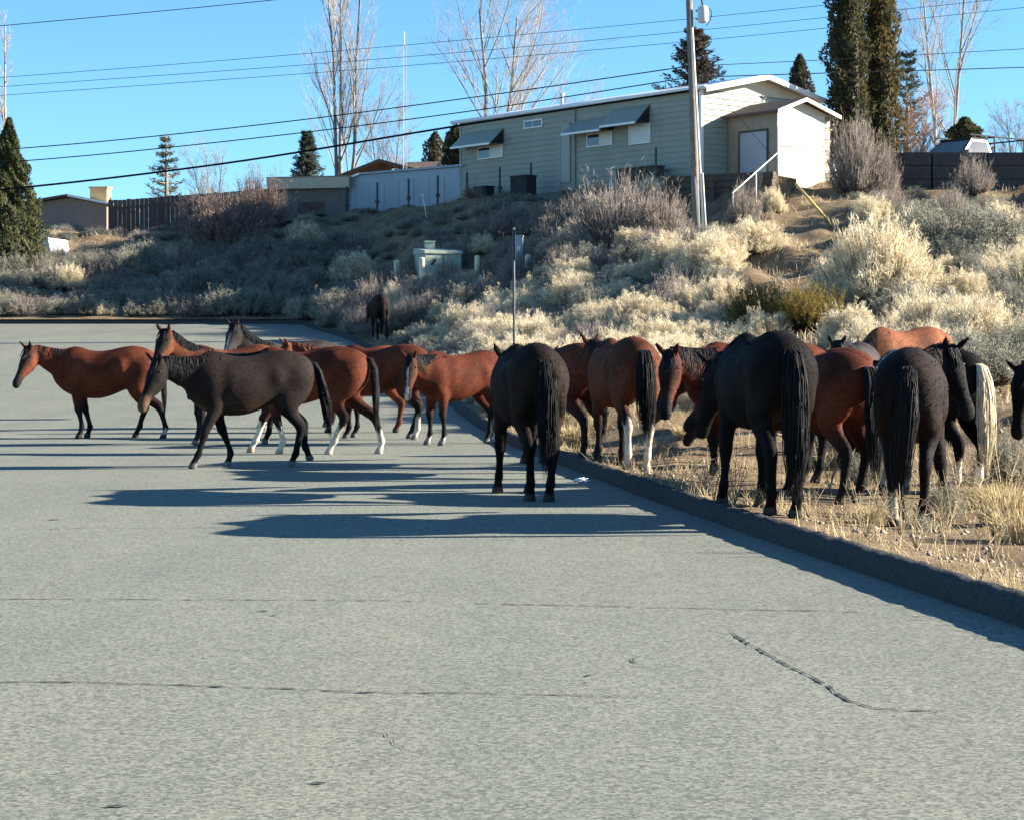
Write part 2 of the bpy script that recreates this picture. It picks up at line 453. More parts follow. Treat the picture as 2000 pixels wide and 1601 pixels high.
# gravel and clods strewn over the verge: nobody could count them
r = np.random.default_rng(11); n = 5500
yy = (np.abs(r.normal(0, 1, n)) * 7 + 6.2) * DS; ss = r.uniform(.12, 1, n) ** 1.6 * 13
cx = kerb_x(yy) + ss; C = np.stack([cx, yy, land(cx, yy) + .004], 1)
base = np.array([(1, 0, 0), (-.5, .87, 0), (-.5, -.87, 0), (0, 0, .8), (0, 0, -.6)]); tf = np.array([(0, 1, 3), (1, 2, 3), (2, 0, 3), (1, 0, 4), (2, 1, 4), (0, 2, 4)])
sz = np.clip(r.lognormal(-4.45, .55, n), .004, .045)
V = C[:, None] + base[None] * sz[:, None, None] * r.uniform(.6, 1.3, (n, 5, 1)); F = np.arange(n)[:, None, None] * 5 + tf[None]
gr = obj('gravel', mesh_tris('gravel', V.reshape(-1, 3), F.reshape(-1, 3), mat('gravel', (.16, .13, .10), color2=(.27, .225, .165), scale=3, detail=2)))
tag(gr, 'loose gravel and clods strewn over the dirt verge', 'gravel', None, 'stuff')
# ------------------------------------------------------------------ buildings
M_SIDE = mat('grey_green_siding', (.285, .30, .25), var=.10, scale=1.2, rough=.7)
M_SIDE2 = mat('cream_siding', (.54, .49, .38), var=.08, scale=1.5, rough=.7)
M_TRIM = mat('white_trim', (.78, .76, .70), var=.06, scale=3, rough=.5)
M_ROOFW = mat('white_metal_roof', (.80, .79, .76), var=.06, scale=2, rough=.4)
M_DARK = mat('dark_gap', (.025, .025, .026), var=.2)
M_GLASS = mat('window_glass', (.03, .035, .04), rough=.06, var=.1, spec=.8)
M_BLIND = mat('window_blind', (.62, .64, .62), var=.05, rough=.6)
M_BROWN = mat('brown_roofing', (.10, .075, .06), var=.2, scale=8)
M_TAN = mat('tan_panel', (.30, .245, .185), var=.12, scale=3)
M_GREY = mat('grey_paint', (.34, .36, .38), var=.06, scale=2, rough=.5)
M_AWN = mat('awning_metal', (.25, .28, .25), var=.08, scale=3, rough=.5)
M_PIPE = mat('galvanised_pipe', (.45, .46, .46), var=.12, scale=6, rough=.45, metal=.4)
M_WOODD = mat('dark_timber', (.075, .058, .045), var=.3, scale=5)
M_BLOCK = mat('white_block', (.62, .57, .45), var=.10, scale=4)

A = Vector((-2.07, 62.0 * DS)); B = Vector((6.66, 54.0 * DS)); HL = (B - A).length; e2 = (B - A) / HL
HANG = math.atan2(e2.y, e2.x); i2 = Vector((-e2.y, e2.x)); HZ = 7.45; HD = 5.8; HH = 3.15
def on_wall(u, v):
    k = (u - UC) / FPX; s = (k * A.y - A.x) / (e2.x - k * e2.y); d = A.y + e2.y * s
    return s, EYE + (VH - v) / FPX * d - HZ
home = empty('mobile_home', (A.x, A.y, HZ), HANG)
tag(home, 'long grey-green lap-sided mobile home with window awnings on the hilltop', 'house')
front = MB().box(0, HL, .02, HD, -2.6, HH).build('wall', mat('wall_core', (.22, .24, .2)), home)
bd = MB()
bh = .205
bd.hexa([(0, -.035, 0), (HL, -.035, 0), (HL, .018, 0), (0, .018, 0), (0, -.008, bh), (HL, -.008, bh), (HL, .018, bh), (0, .018, bh)])
bme = bd.mesh('siding_board', M_SIDE)
for k in range(15):
    obj('siding_board', bme, front, (0, 0, .02 + k * bh))
be = MB(); EH = HD
be.hexa([(HL + .002, 0, 0), (HL + .035, 0, 0), (HL + .035, EH, 0), (HL + .002, EH, 0), (HL + .002, 0, bh), (HL + .010, 0, bh), (HL + .010, EH, bh), (HL + .002, EH, bh)])
bme2 = be.mesh('siding_board', M_SIDE)
for k in range(15): obj('siding_board', bme2, front, (0, 0, .02 + k * bh))
MB().box(-.03, .08, -.05, -.03, 0, HH).build('corner_trim', M_SIDE, home)
MB().box(HL - .06, HL + .05, -.055, .06, 0, HH - .02).build('corner_trim', M_TRIM, home)
MB().prism([(HL + .004, 0, HH), (HL + .004, HD, HH), (HL + .004, HD / 2, HH + .62)], (-.1, 0, 0)).build('gable', M_SIDE2, home)  # cream instead of the wall's grey-green: sunlight on the gable put into its colour
# roof: two slopes with fascia and rolled edge
for sgn, nm in ((0, 'front'), (1, 'back')):
    y0, y1 = (-.22, HD / 2) if sgn == 0 else (HD / 2, HD + .35)
    z0, z1 = (HH - .02, HH + .66) if sgn == 0 else (HH + .66, HH - .04)
    rf = MB().hexa([(-.3, y0, z0), (HL + .45, y0, z0), (HL + .45, y1, z1), (-.3, y1, z1), (-.3, y0, z0 + .07), (HL + .45, y0, z0 + .07), (HL + .45, y1, z1 + .07), (-.3, y1, z1 + .07)]).build('roof_slope', M_ROOFW, home)
    ys_ = (y0, y1)
    MB().hexa([(HL + .452, y0, z0 - .12), (HL + .50, y0, z0 - .12), (HL + .50, y1, z1 - .12), (HL + .452, y1, z1 - .12), (HL + .452, y0, z0 + .06), (HL + .50, y0, z0 + .06), (HL + .50, y1, z1 + .06), (HL + .452, y1, z1 + .06)]).build('fascia', M_TRIM, rf)
MB().tube([(-.3, -.24, HH + .03), (HL + .45, -.24, HH + .03)], .075, 10).build('roof_edge', M_ROOFW, home, smooth=True)
rvent = MB().tube([(4.9, 1.2, HH + .2), (4.9, 1.2, HH + .75)], .06, 10).tube([(4.9, 1.2, HH + .72), (4.9, 1.2, HH + .84)], .10, 10).build('roof_vent', M_PIPE, home)
def window(u0, v0, u1, v1, panes=2, blind=1, awn=None):
    s0, z1 = on_wall(u0, v0); s1, z0 = on_wall(u1, v1)
    _, z1b = on_wall(u1, v0); z1 = (z1 + z1b) / 2
    w = MB(); t = .05
    w.box(s0 - t, s1 + t, -.075, -.03, z1, z1 + t).box(s0 - t, s1 + t, -.085, -.03, z0 - t, z0).box(s0 - t, s0, -.075, -.03, z0, z1).box(s1, s1 + t, -.075, -.03, z0, z1)
    wo = w.build('window', M_TRIM, home)
    for p in range(panes):
        a = s0 + (s1 - s0) * p / panes; b = s0 + (s1 - s0) * (p + 1) / panes
        MB().box(a + .015, b - .015, -.060, -.036, z0 + .01, z1 - .01).build('pane', M_BLIND if (blind and p == panes - 1) else M_GLASS, wo)
        if p: MB().box(a - .015, a + .015, -.072, -.03, z0, z1).build('mullion', M_TRIM, wo)
    if awn:
        a0, b0 = on_wall(awn[0], awn[1])[0], on_wall(awn[2], awn[1])[0]; zt = on_wall((awn[0] + awn[2]) / 2, awn[1])[1]; zb = on_wall((awn[0] + awn[2]) / 2, awn[3])[1]
        aw = MB(); dp = -.75
        aw.hexa([(a0, dp, zb), (b0, dp, zb), (b0, dp + .03, zb - .03), (a0, dp + .03, zb - .03), (a0, -.03, zt), (b0, -.03, zt), (b0, -.03, zt - .04), (a0, -.03, zt - .04)])
        ao = aw.build('awning', M_AWN, home)
        for x in (a0 + .02, b0 - .02):
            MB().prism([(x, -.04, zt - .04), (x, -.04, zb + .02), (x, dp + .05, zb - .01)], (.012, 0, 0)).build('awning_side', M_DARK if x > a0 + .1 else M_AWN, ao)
        MB().box(a0, b0, dp - .012, dp + .012, zb - .07, zb + .01).build('valance', M_TRIM, ao)
window(937, 288, 982, 305, awn=(908, 255, 985, 286))
window(1027, 237, 1060, 246, blind=0)
window(1150, 262, 1196, 281, awn=(1125, 232, 1200, 260))
window(1232, 246, 1270, 277, panes=1, awn=(1200, 208, 1270, 245))
s0, z1 = on_wall(1098, 245); s1, z0 = on_wall(1114, 330)
do = MB().box(s0, s1, -.06, -.03, .35, z1).build('door', mat('door_paint', (.33, .36, .32), var=.05), home)
MB().box(s0 - .06, s0, -.075, -.03, .3, z1 + .06).box(s1, s1 + .06, -.075, -.03, .3, z1 + .06).box(s0, s1, -.075, -.03, z1, z1 + .06).build('door_frame', M_SIDE, do)
MB().tube([(s1 - .1, -.09, 1.25), (s1 - .1, -.06, 1.25)], .035, 8).build('handle', M_PIPE, do)
sp = on_wall(1117, 300)[0]
MB().tube([(sp + .25, -.09, .1), (sp + .25, -.09, HH - .1)], .04, 8).build('downpipe', M_SIDE, home)
MB().box(-.02, HL + .0, -.02, .0, -2.5, .02).build('skirting', mat('skirting', (.20, .21, .18), var=.2), home)

# store room on the end of the home
SX, SY, SW, SD, SB, ST = HL + .06, 1.26, 2.38, 2.73, .15, 2.25
st = empty('garden_shed', (A.x + e2.x * SX + i2.x * SY, A.y + e2.y * SX + i2.y * SY, HZ), HANG)
tag(st, 'small tan shed with grey door and sunlit white block side', 'shed')
core = MB().box(.04, SW - .03, .03, SD, -.7, ST).build('wall', M_TAN, st)
MB().box(.0, SW, .0, .03, -.6, ST).build('front_panel', M_TAN, st)
dr = MB().box(.62, 1.92, -.035, -.003, .10, 1.62).build('door', M_GREY, st)
MB().box(.55, .62, -.05, -.003, .05, 1.69).box(1.92, 1.98, -.05, -.003, .05, 1.69).box(.62, 1.92, -.05, -.003, 1.62, 1.69).build('door_frame', M_WOODD, dr)
bl = MB().box(0, .045, 0, .388, 0, .19).mesh('block', M_BLOCK); bl2 = MB().box(0, .045, 0, .188, 0, .19).mesh('block', M_BLOCK)
rr = random.Random(4)
for row in range(13):
    y = 0.02; half = row % 2
    while y < SD - .1:
        m_ = bl2 if half else bl; L_ = .2 if half else .4; half = 0
        if y + L_ <= SD + .03: obj('block', m_, core, (SW - .03 + rr.uniform(-.004, .004), y, -.35 + row * .2))
        y += L_
MB().prism([(SW + .01, -.02, ST), (SW + .01, SD, ST), (SW + .01, SD * .42, ST + .42)], (-.12, 0, 0)).build('gable', M_BLOCK, st)
for y0, z0, y1, z1 in ((-.28, ST - .05, SD * .42, ST + .46), (SD * .42, ST + .46, SD + .2, ST - .05)):
    rf = MB().hexa([(-.35, y0, z0), (SW + .3, y0, z0), (SW + .3, y1, z1), (-.35, y1, z1), (-.35, y0, z0 + .07), (SW + .3, y0, z0 + .07), (SW + .3, y1, z1 + .07), (-.35, y1, z1 + .07)]).build('roof_slope', M_BROWN, st)
    MB().hexa([(SW + .302, y0, z0 - .05), (SW + .34, y0, z0 - .05), (SW + .34, y1, z1 - .05), (SW + .302, y1, z1 - .05), (SW + .302, y0, z0 + .075), (SW + .34, y0, z0 + .075), (SW + .34, y1, z1 + .075), (SW + .302, y1, z1 + .075)]).build('fascia', M_TRIM, rf)

# porch wing behind it
pw = empty('porch_wing', px(1606, 268, 58.6), HANG); pw.location.z = 7.4
tag(pw, 'white porch wing with stepped flat roof beside the tall evergreens', 'porch')
MB().box(-1.5, .0, 0, 2.6, 0, 2.3).build('wall', M_SIDE2, pw)
w_ = MB().box(-.75, -.05, -.03, -.003, 1.25, 2.05).build('window', M_GLASS, pw); MB().box(-.80, 0.0, -.045, -.003, 1.18, 1.25).build('sill', M_TRIM, w_)
MB().box(.003, .03, .3, 1.1, 1.2, 2.0).build('window', M_GLASS, pw)
for z, x1 in ((2.32, .35), (2.56, .25), (2.80, .12)): MB().box(-1.6, x1, -.35, 2.8, z, z + .14).build('roof_slab', M_TRIM, pw)

# white gable beyond the evergreens
wg = empty('white_cottage', px(1768, 285, 63), math.radians(-30)); wg.location.z = 7.5
tag(wg, 'white cottage corner with sloping eave half hidden by tall evergreens', 'house')
MB().prism([(-3, 0, 0), (0.4, 0, 0), (.4, 0, 1.55), (-1.4, 0, 2.35), (-3, 0, 1.6)], (0, 3, 0)).build('wall', M_SIDE2, wg)
MB().hexa([(-1.5, -.3, 2.38), (.85, -.3, 1.38), (.85, 3.2, 1.38), (-1.5, 3.2, 2.38), (-1.5, -.3, 2.52), (.85, -.3, 1.52), (.85, 3.2, 1.52), (-1.5, 3.2, 2.52)]).build('roof_slope', M_TRIM, wg)
MB().box(-.9, -.3, -.03, -.003, .5, 1.2).build('window', M_GLASS, wg)

# long pale shed left of the home
c0, c1 = px(657, 405, 66.0), px(904, 380, 61.9)
sh = empty('long_shed', (c0.x, c0.y, 7.42), math.atan2(c1.y - c0.y, c1.x - c0.x)); SL = (c1 - c0).xy.length
tag(sh, 'low pale blue-grey shed with battens beside the mobile home', 'shed')
M_PALE = mat('pale_blue_panel', (.30, .36, .40), var=.06, scale=1.5, rough=.6)
MB().prism([(0, 0, -2.2), (SL, 0, -2.2), (SL, 0, 1.42), (1.6, 0, 1.46), (0, 0, 1.12)], (0, 2.2, 0)).build('wall', M_PALE, sh)
MB().hexa([(-.12, -.12, 1.10), (1.6, -.12, 1.47), (1.6, 2.3, 1.47), (-.12, 2.3, 1.10), (-.12, -.12, 1.19), (1.6, -.12, 1.56), (1.6, 2.3, 1.56), (-.12, 2.3, 1.19)]).build('roof_slope', M_ROOFW, sh)
MB().hexa([(1.605, -.12, 1.47), (SL + .1, -.12, 1.43), (SL + .1, 2.3, 1.43), (1.605, 2.3, 1.47), (1.605, -.12, 1.55), (SL + .1, -.12, 1.51), (SL + .1, 2.3, 1.51), (1.605, 2.3, 1.55)]).build('roof_slope', M_PALE, sh)
for k in range(9): MB().box(.3 + k * (SL - .5) / 8.0, .34 + k * (SL - .5) / 8.0, -.02, -.001, 0, 1.08).build('batten', M_PALE, sh)
pm = MB().tube([(0, 0, -2.2), (0, 0, .95)], .045, 8).tube([(0, 0, .08), (0, 0, .2)], .09, 8).mesh('fence_post', mat('dark_metal', (.05, .055, .06), rough=.5))
for k, (u, v) in enumerate([(677, 392), (737, 385), (798, 378), (855, 372), (912, 366), (976, 357), (1037, 350), (1281, 322)]):
    d = 64.6 - k * .85 if k < 5 else (59.6 - (k - 5) * 1.2 if k < 7 else 53.8)
    q = px(u, v, d)
    tag(obj('fence_post', pm, None, (q.x, q.y, q.z - .35)), 'dark slim metal post along the foot of the shed and mobile home', 'post', 'slim posts in front of the hilltop buildings')

# tan flat-roofed garage
tg = empty('flat_garage', px(528, 400, 66), math.radians(-14)); tg.location.z = 6.4
tag(tg, 'low flat-roofed garage with tan fascia beside the dark fence', 'garage')
MB().box(0.2, 3.4, .1, 4, -2.2, 1.95).build('wall', mat('garage_wall', (.17, .15, .13), var=.15), tg)
MB().box(-.1, 3.6, -.2, 4.2, 1.955, 2.42).build('fascia', mat('tan_fascia', (.52, .44, .31), var=.08), tg)
MB().box(-.12, 3.62, -.22, 4.22, 2.425, 2.47).build('roof', M_TAN, tg)
MB().box(1.2, 2.4, .07, .098, .5, 1.4).build('window', M_GLASS, tg)

# brown open pavilion and pale house behind the shed
bp_ = empty('brown_pavilion', px(720, 330, 72), math.radians(-10)); bp_.location.z = 7.9
tag(bp_, 'brown gabled pavilion roof behind the pale shed', 'pavilion')
for sx in (-2.2, 2.4):
    for sy in (0, 2.5): MB().box(sx - .08, sx + .08, sy - .08, sy + .08, -.4, 1.35).build('post', M_WOODD, bp_)
for a, za, b_, zb in ((-2.7, 1.15, .6, 2.35), (.6, 2.35, 3.0, 1.7)):
    MB().hexa([(a, -.4, za), (b_, -.4, zb), (b_, 2.9, zb), (a, 2.9, za), (a, -.4, za + .14), (b_, -.4, zb + .14), (b_, 2.9, zb + .14), (a, 2.9, za + .14)]).build('roof_slope', M_BROWN, bp_)
MB().box(-2.0, 2.2, .3, .4, .9, 1.2).build('beam', M_WOODD, bp_)
ph = empty('pale_house', px(790, 325, 76), math.radians(-8)); ph.location.z = 7.9
tag(ph, 'pale blue house with white-framed window and brown roof behind the shed', 'house')
MB().box(0, 4.2, 0, 4, 0, 2.25).build('wall', M_PALE, ph)
w_ = MB().box(.9, 2.5, -.04, -.002, 1.25, 2.0).build('window', M_TRIM, ph)
for a in (1.0, 1.78): MB().box(a, a + .62, -.06, -.042, 1.33, 1.88).build('pane', M_GLASS, w_)
MB().box(-.05, 4.3, -.06, -.001, 2.1, 2.3).build('fascia', M_TRIM, ph)
MB().hexa([(-.3, -.4, 2.3), (4.6, -.4, 2.3), (4.6, 2, 2.95), (-.3, 2, 2.95), (-.3, -.4, 2.42), (4.6, -.4, 2.42), (4.6, 2, 3.07), (-.3, 2, 3.07)]).build('roof_slope', M_BROWN, ph)
MB().hexa([(-.3, 2.002, 2.95), (4.6, 2.002, 2.95), (4.6, 4.4, 2.3), (-.3, 4.4, 2.3), (-.3, 2.002, 3.07), (4.6, 2.002, 3.07), (4.6, 4.4, 2.42), (-.3, 4.4, 2.42)]).build('roof_slope', M_BROWN, ph)

# house with chimney on the far left
fh = empty('brown_house', px(75, 470, 68), math.radians(-6)); fh.location.z = 5.9
tag(fh, 'grey-brown house with tan brick chimney behind the green conifer', 'house')
MB().prism([(-2.2, 0, -2.5), (3.1, 0, -2.5), (3.1, 0, 1.98), (1.4, 0, 2.3), (-2.2, 0, 1.75)], (0, 5, 0)).build('wall', mat('brown_wall', (.20, .165, .145), var=.12, scale=2), fh)
MB().hexa([(-2.5, -.3, 1.74), (1.4, -.3, 2.34), (1.4, 5.2, 2.34), (-2.5, 5.2, 1.74), (-2.5, -.3, 1.84), (1.4, -.3, 2.44), (1.4, 5.2, 2.44), (-2.5, 5.2, 1.84)]).build('roof_slope', M_BROWN, fh)
MB().hexa([(1.405, -.3, 2.34), (3.3, -.3, 1.96), (3.3, 5.2, 1.96), (1.405, 5.2, 2.34), (1.405, -.3, 2.44), (3.3, -.3, 2.06), (3.3, 5.2, 2.06), (1.405, 5.2, 2.44)]).build('roof_slope', M_ROOFW, fh)
ch = MB().box(2.25, 3.02, .3, .95, 1.9, 2.72).build('chimney', mat('tan_brick', (.42, .30, .16), var=.15, scale=5), fh)
MB().box(2.2, 3.07, .25, 1.0, 2.725, 2.80).build('cap', mat('tan_brick', (.42, .30, .16)), ch)
MB().box(.2, .95, -.03, -.002, .3, 1.1).build('window', M_GLASS, fh)

# dark board fence along the crest
f0, f1 = px(213, 392, 67), px(545, 368, 66)
fe = empty('board_fence', (f0.x, f0.y, 0), math.atan2(f1.y - f0.y, f1.x - f0.x)); FL = (f1 - f0).xy.length
tag(fe, 'dark weathered board fence along the crest behind the twiggy shrub', 'fence')
M_FEN = mat('fence_board', (.085, .06, .05), var=.25, scale=4)
bo = MB().box(.006, .194, 0, .022, 0, 2.3).mesh('board', M_FEN)
nb = int(FL / .2)
for k in range(nb):
    t = k / nb; z = f0.z + (f1.z - f0.z) * t - 2.3
    obj('board', bo, fe, (k * .2, rr.uniform(-.006, .006), z + rr.uniform(-.015, .015)))
for k in range(0, nb + 1, 12): MB().box(k * .2 - .05, k * .2 + .05, .03, .13, 4.6, f0.z + (f1.z - f0.z) * k / nb + .03).build('post', M_FEN, fe)
for dz in (-.4, -1.6): MB().hexa([(0, .024, f0.z + dz), (FL, .024, f1.z + dz), (FL, .06, f1.z + dz), (0, .06, f0.z + dz), (0, .024, f0.z + dz + .09), (FL, .024, f1.z + dz + .09), (FL, .06, f1.z + dz + .09), (0, .06, f0.z + dz + .09)]).build('rail', M_FEN, fe)

# timber retaining wall below the shed
t0, t1 = px(1290, 400, 52.0), px(1500, 395, 50.5)
tw = empty('timber_wall', (t0.x, t0.y, 6.1), math.atan2(t1.y - t0.y, t1.x - t0.x)); TL = (t1 - t0).xy.length
tag(tw, 'dark stacked timber retaining wall below the shed door', 'wall')
tb = MB().box(0, TL, 0, .26, .01, .235).mesh('timber', M_WOODD)
for k in range(5): obj('timber', tb, tw, (rr.uniform(-.1, .1), k * .05 + rr.uniform(-.01, .01), k * .245))
for x in (.5, TL * .5, TL - .4): MB().box(x - .06, x + .06, -.1, -.005, -.6, 1.0).build('stake', M_WOODD, tw)
MB().box(.1, TL - .1, .3, 2.6, -.5, 1.15).build('fill', M_SOIL, tw)

# retaining wall under the parked pickup
r0 = px(1712, 345, 52.5)
rw = empty('retaining_wall', (r0.x, r0.y, 6.35), 0)
tag(rw, 'long dark retaining wall below the parked pickup', 'wall')
M_RW = mat('dark_wall', (.055, .05, .045), var=.3, scale=2, bump=.6, bscale=8, dist=.05)
for k in range(8):
    z = .02; x = k * 1.9
    for row in range(4):
        h = .46; MB().box(x + rr.uniform(0, .04), x + 1.87, rr.uniform(0, .05), .6, z, z + h - .02).build('slab', M_RW, rw); z += h
MB().box(-.2, 30, .61, 7, -.5, .96).build('terrace', M_SOIL, rw)

# black boxes and clutter against the home
def clutter(name, label, cat_, u, v, d, w, dp, h, m):
    q = px(u, v, d); b = MB(); b.box(-w / 2, w / 2, -dp / 2, dp / 2, -1.6, h).box(-w / 2 - .03, w / 2 + .03, -dp / 2 - .03, dp / 2 + .03, h + .002, h + .05)
    for s in (-1, 1): b.box(s * w * .3 - .02, s * w * .3 + .02, -dp / 2 - .025, -dp / 2 - .003, 0, h - .03)
    o = b.build(name, m, None, (q.x, q.y, q.z), HANG); return tag(o, label, cat_)
clutter('air_conditioner', 'dark air conditioner cabinet on the ground below the home wall', 'appliance', 1022, 366, 58.2, .95, .5, .38, M_DARK)
clutter('planter_box', 'wide dark brown planter against the home by the pole', 'planter', 1250, 360, 55.2, 2.0, .5, .55, M_WOODD)
clutter('low_crate', 'low dark crate at the left end of the home', 'crate', 945, 376, 60.2, .8, .4, .18, M_DARK)

# ------------------------------------------------------------------ pole, wires, cabinets, signs
M_POLE = mat('pole_wood', (.20, .165, .13), var=.3, scale=7)
M_WIRE = mat('wire', (.012, .013, .015), rough=1.0, spec=.0)
PD = hit(1362, 478).y / DS; PY = PD * DS
pb = px(1362, 474, PD); pt = px(1343, -90, PD)
pole = empty('utility_pole', (pb.x, PY, land(pb.x, PY)), 0)
tag(pole, 'leaning brown wooden utility pole with transformer can and pale conduits', 'utility pole')
def rel(p): return Vector(p) - pole.location
MB().tube([rel((pb.x, PY, pb.z - 1.0)), rel(pb.lerp(pt, .3)), rel(pt)], [.125, .115, .095], 14).build('pole', M_POLE, pole, smooth=True)
M_COND = mat('pale_conduit', (.72, .70, .63), var=.12, scale=3, rough=.5)
for (ua, va, ub, vb, r_) in ((1376, 476, 1352, 55, .034), (1367, 474, 1358, 345, .026), (1381, 478, 1372, 338, .026)):
    a = px(ua, va, PD - .13); b = px(ub, vb, PD - .13); a.z = min(a.z, land(a.x, a.y)) - .1
    MB().tube([rel(a), rel(a.lerp(b, .5)), rel(b)], r_, 10).build('conduit', M_COND, pole, smooth=True)
can = px(1373, 45, PD - .1)
MB().tube([rel(can), rel(can + Vector((0, 0, .05))), rel(can + Vector((0, 0, .46))), rel(can + Vector((0, 0, .5)))], [.14, .16, .16, .12], 16).build('transformer_can', mat('can_grey', (.55, .56, .57), rough=.45), pole, smooth=True)
MB().tube([rel(can + Vector((0, 0, .5))), rel(can + Vector((-.05, 0, .75)))], .03, 8).build('bushing', M_BROWN, pole)
for k in range(2): MB().box(rel(can).x - .22, rel(can).x - .1, -.08, .0, rel(can).z + .1 + .25 * k, rel(can).z + .16 + .25 * k).build('bracket', M_PIPE, pole)
q1, q2, q3 = rel(can + Vector((.12, 0, .5))), rel(can + Vector((.26, 0, .2))), rel(can + Vector((.1, 0, -.1)))
MB().tube([q1, q1.lerp(q2, .6) + Vector((.04, 0, .05)), q2, q2.lerp(q3, .5) + Vector((.02, 0, 0)), q3], .012, 6).build('lead', M_WIRE, pole)
ct = MB().box(-1.2, 1.2, -.06, .06, -.06, .06).build('crossarm', M_POLE, pole, rel(px(1344, -40, PD)))
for x in (-1.1, -.5, .5, 1.1): MB().tube([(x, 0, .061), (x, 0, .18)], [.04, .03], 8).build('insulator', M_GREY, ct)

def wire(pts, r_, label, d0, d1, group=None):
    """wire through photo points; depth runs from d0 at the left end to d1"""
    us = [p[0] for p in pts]; P = []
    n = 40; U_ = np.linspace(us[0], us[-1], n); W_ = crom(pts, n)[:, 1] if len(pts) > 2 else np.interp(U_, us, [p[1] for p in pts])
    for k in range(n):
        d = d0 + (d1 - d0) * (U_[k] - us[0]) / (us[-1] - us[0]); P.append(px(U_[k], W_[k], d))
    return tag(MB().tube(P, r_, 6).build('overhead_wire', M_WIRE, None, smooth=True), label, 'wire', group)
wire([(-420, 402), (0, 371), (450, 318), (890, 247), (1346, 178)], .035, 'lowest thick black cable sagging left from the pole', PD + 3, PD)
wire([(-420, 338), (0, 318), (500, 270), (950, 213), (1345, 152)], .018, 'middle black cable running left from the pole above the thick one', PD + 3, PD)
wire([(-420, 312), (0, 293), (500, 245), (950, 187), (1344, 130)], .018, 'upper of the three black cables running left from the pole', PD + 3, PD)
wire([(1344, 130), (1620, 117), (2000, 96), (2500, 70)], .012, 'thin wire running right from the pole behind the evergreens', PD, 60)
wire([(1345, 152), (1620, 143), (1840, 137), (2000, 132), (2500, 118)], .018, 'thicker wire running right from the pole past the bare tree', PD, 60)
for k, (a, b_, c_, e_) in enumerate(((152, 70, 38, -32), (170, 94, 62, -8), (187, 112, 82, 14))):
    wire([(-500, a + 34), (0, a), (1000, b_), (1340, c_), (2300, e_ - 30)], .011, ['topmost of the three thin far power lines crossing the sky', 'middle of the three thin far power lines crossing the sky', 'lowest of the three thin far power lines crossing the sky'][k], 62, 62)
wire([(-500, 92), (0, 51), (500, 4), (1000, -50)], .016, 'single power line high in the sky near the upper corner', 60, 60)
def far_pole(x, d, label):
    d = d * DS; z = land(x, d); o = empty('utility_pole', (x, d, z)); tag(o, label, 'utility pole')
    MB().tube([(0, 0, -1), (0, 0, 14)], [.17, .11], 12).build('pole', M_POLE, o, smooth=True)
    for h in (12.2, 13.2):
        a = MB().box(-.06, .06, -1.2, 1.2, h, h + .12).build('crossarm', M_POLE, o)
far_pole(-31, 61, 'wooden power pole holding the far lines beyond the fir'); far_pole(27, 62, 'wooden power pole holding the far lines beyond the retaining wall')

# antenna mast
am = px(790, 262, 70); mt = px(793, 62, 70)
an = empty('antenna_mast', (am.x, am.y, land(am.x, am.y)))
tag(an, 'slim pale lattice antenna mast between two bare trees', 'antenna')
M_MAST = mat('mast_metal', (.34, .35, .35), rough=.6, var=.1)
zz0, zz1 = 0.0, mt.z - an.location.z
for k in range(3):
    a = 2 * math.pi * k / 3; MB().tube([(.11 * math.cos(a), .11 * math.sin(a), -.2), (.08 * math.cos(a), .08 * math.sin(a), zz1 * .93)], .012, 6).build('rail', M_MAST, an)
nz_ = 22; zg = [(.10 * math.cos(2 * math.pi * k / 3), .10 * math.sin(2 * math.pi * k / 3), zz1 * .93 * k / nz_) for k in range(nz_ + 1)]
MB().tube(zg, .006, 4).build('lacing', M_MAST, an)
MB().tube([(0, 0, zz1 * .9), (0, 0, zz1)], .015, 6).build('whip', M_COND, an)

# guy guard, marker pipe
g0 = hit(1628, 440); g1 = px(1553, 358, g0.y / DS); g0.z -= .05
gg = empty('guy_guard', g0); tag(gg, 'slanted yellow guard tube on the guy wire of the pole', 'guy guard')
MB().tube([(0, 0, 0), g1 - g0], .04, 10).build('guard_tube', mat('yellow_plastic', (.60, .44, .12), var=.12, scale=3), gg, smooth=True)
MB().tube([g1 - g0, px(1349, 120, PD) - g0], .007, 5).build('guy_wire', M_WIRE, gg)
g0 = hit(834, 428); g1 = px(826, 384, g0.y / DS); g0.z -= .1
o = MB().tube([g0, g1], .02, 8).tube([g1 - Vector((0, 0, .01)), g1 + Vector((0, 0, .05)), g1 + Vector((0, 0, .10))], [.03, .045, .02], 8).build('marker_post', M_COND, None, smooth=True)
tag(o, 'thin white marker pipe with round cap above the cabinet', 'post')
for (u, v, vt, d) in ((1303, 400, 378, 50), (1716, 365, 345, 50), (1641, 345, 326, 52)):
    a = px(u, v, d); z = land(a.x, a.y); hh = (v - vt) / FPX * a.y
    o = MB().tube([(0, 0, -.2), (0, 0, hh)], .028, 8).tube([(0, 0, hh), (0, 0, hh + .04)], .035, 8).build('stake', M_COND, None, (a.x, a.y, z + .1))
    tag(o, 'short pale stake poking out of the upper slope', 'post', 'short pale stakes on the upper slope')

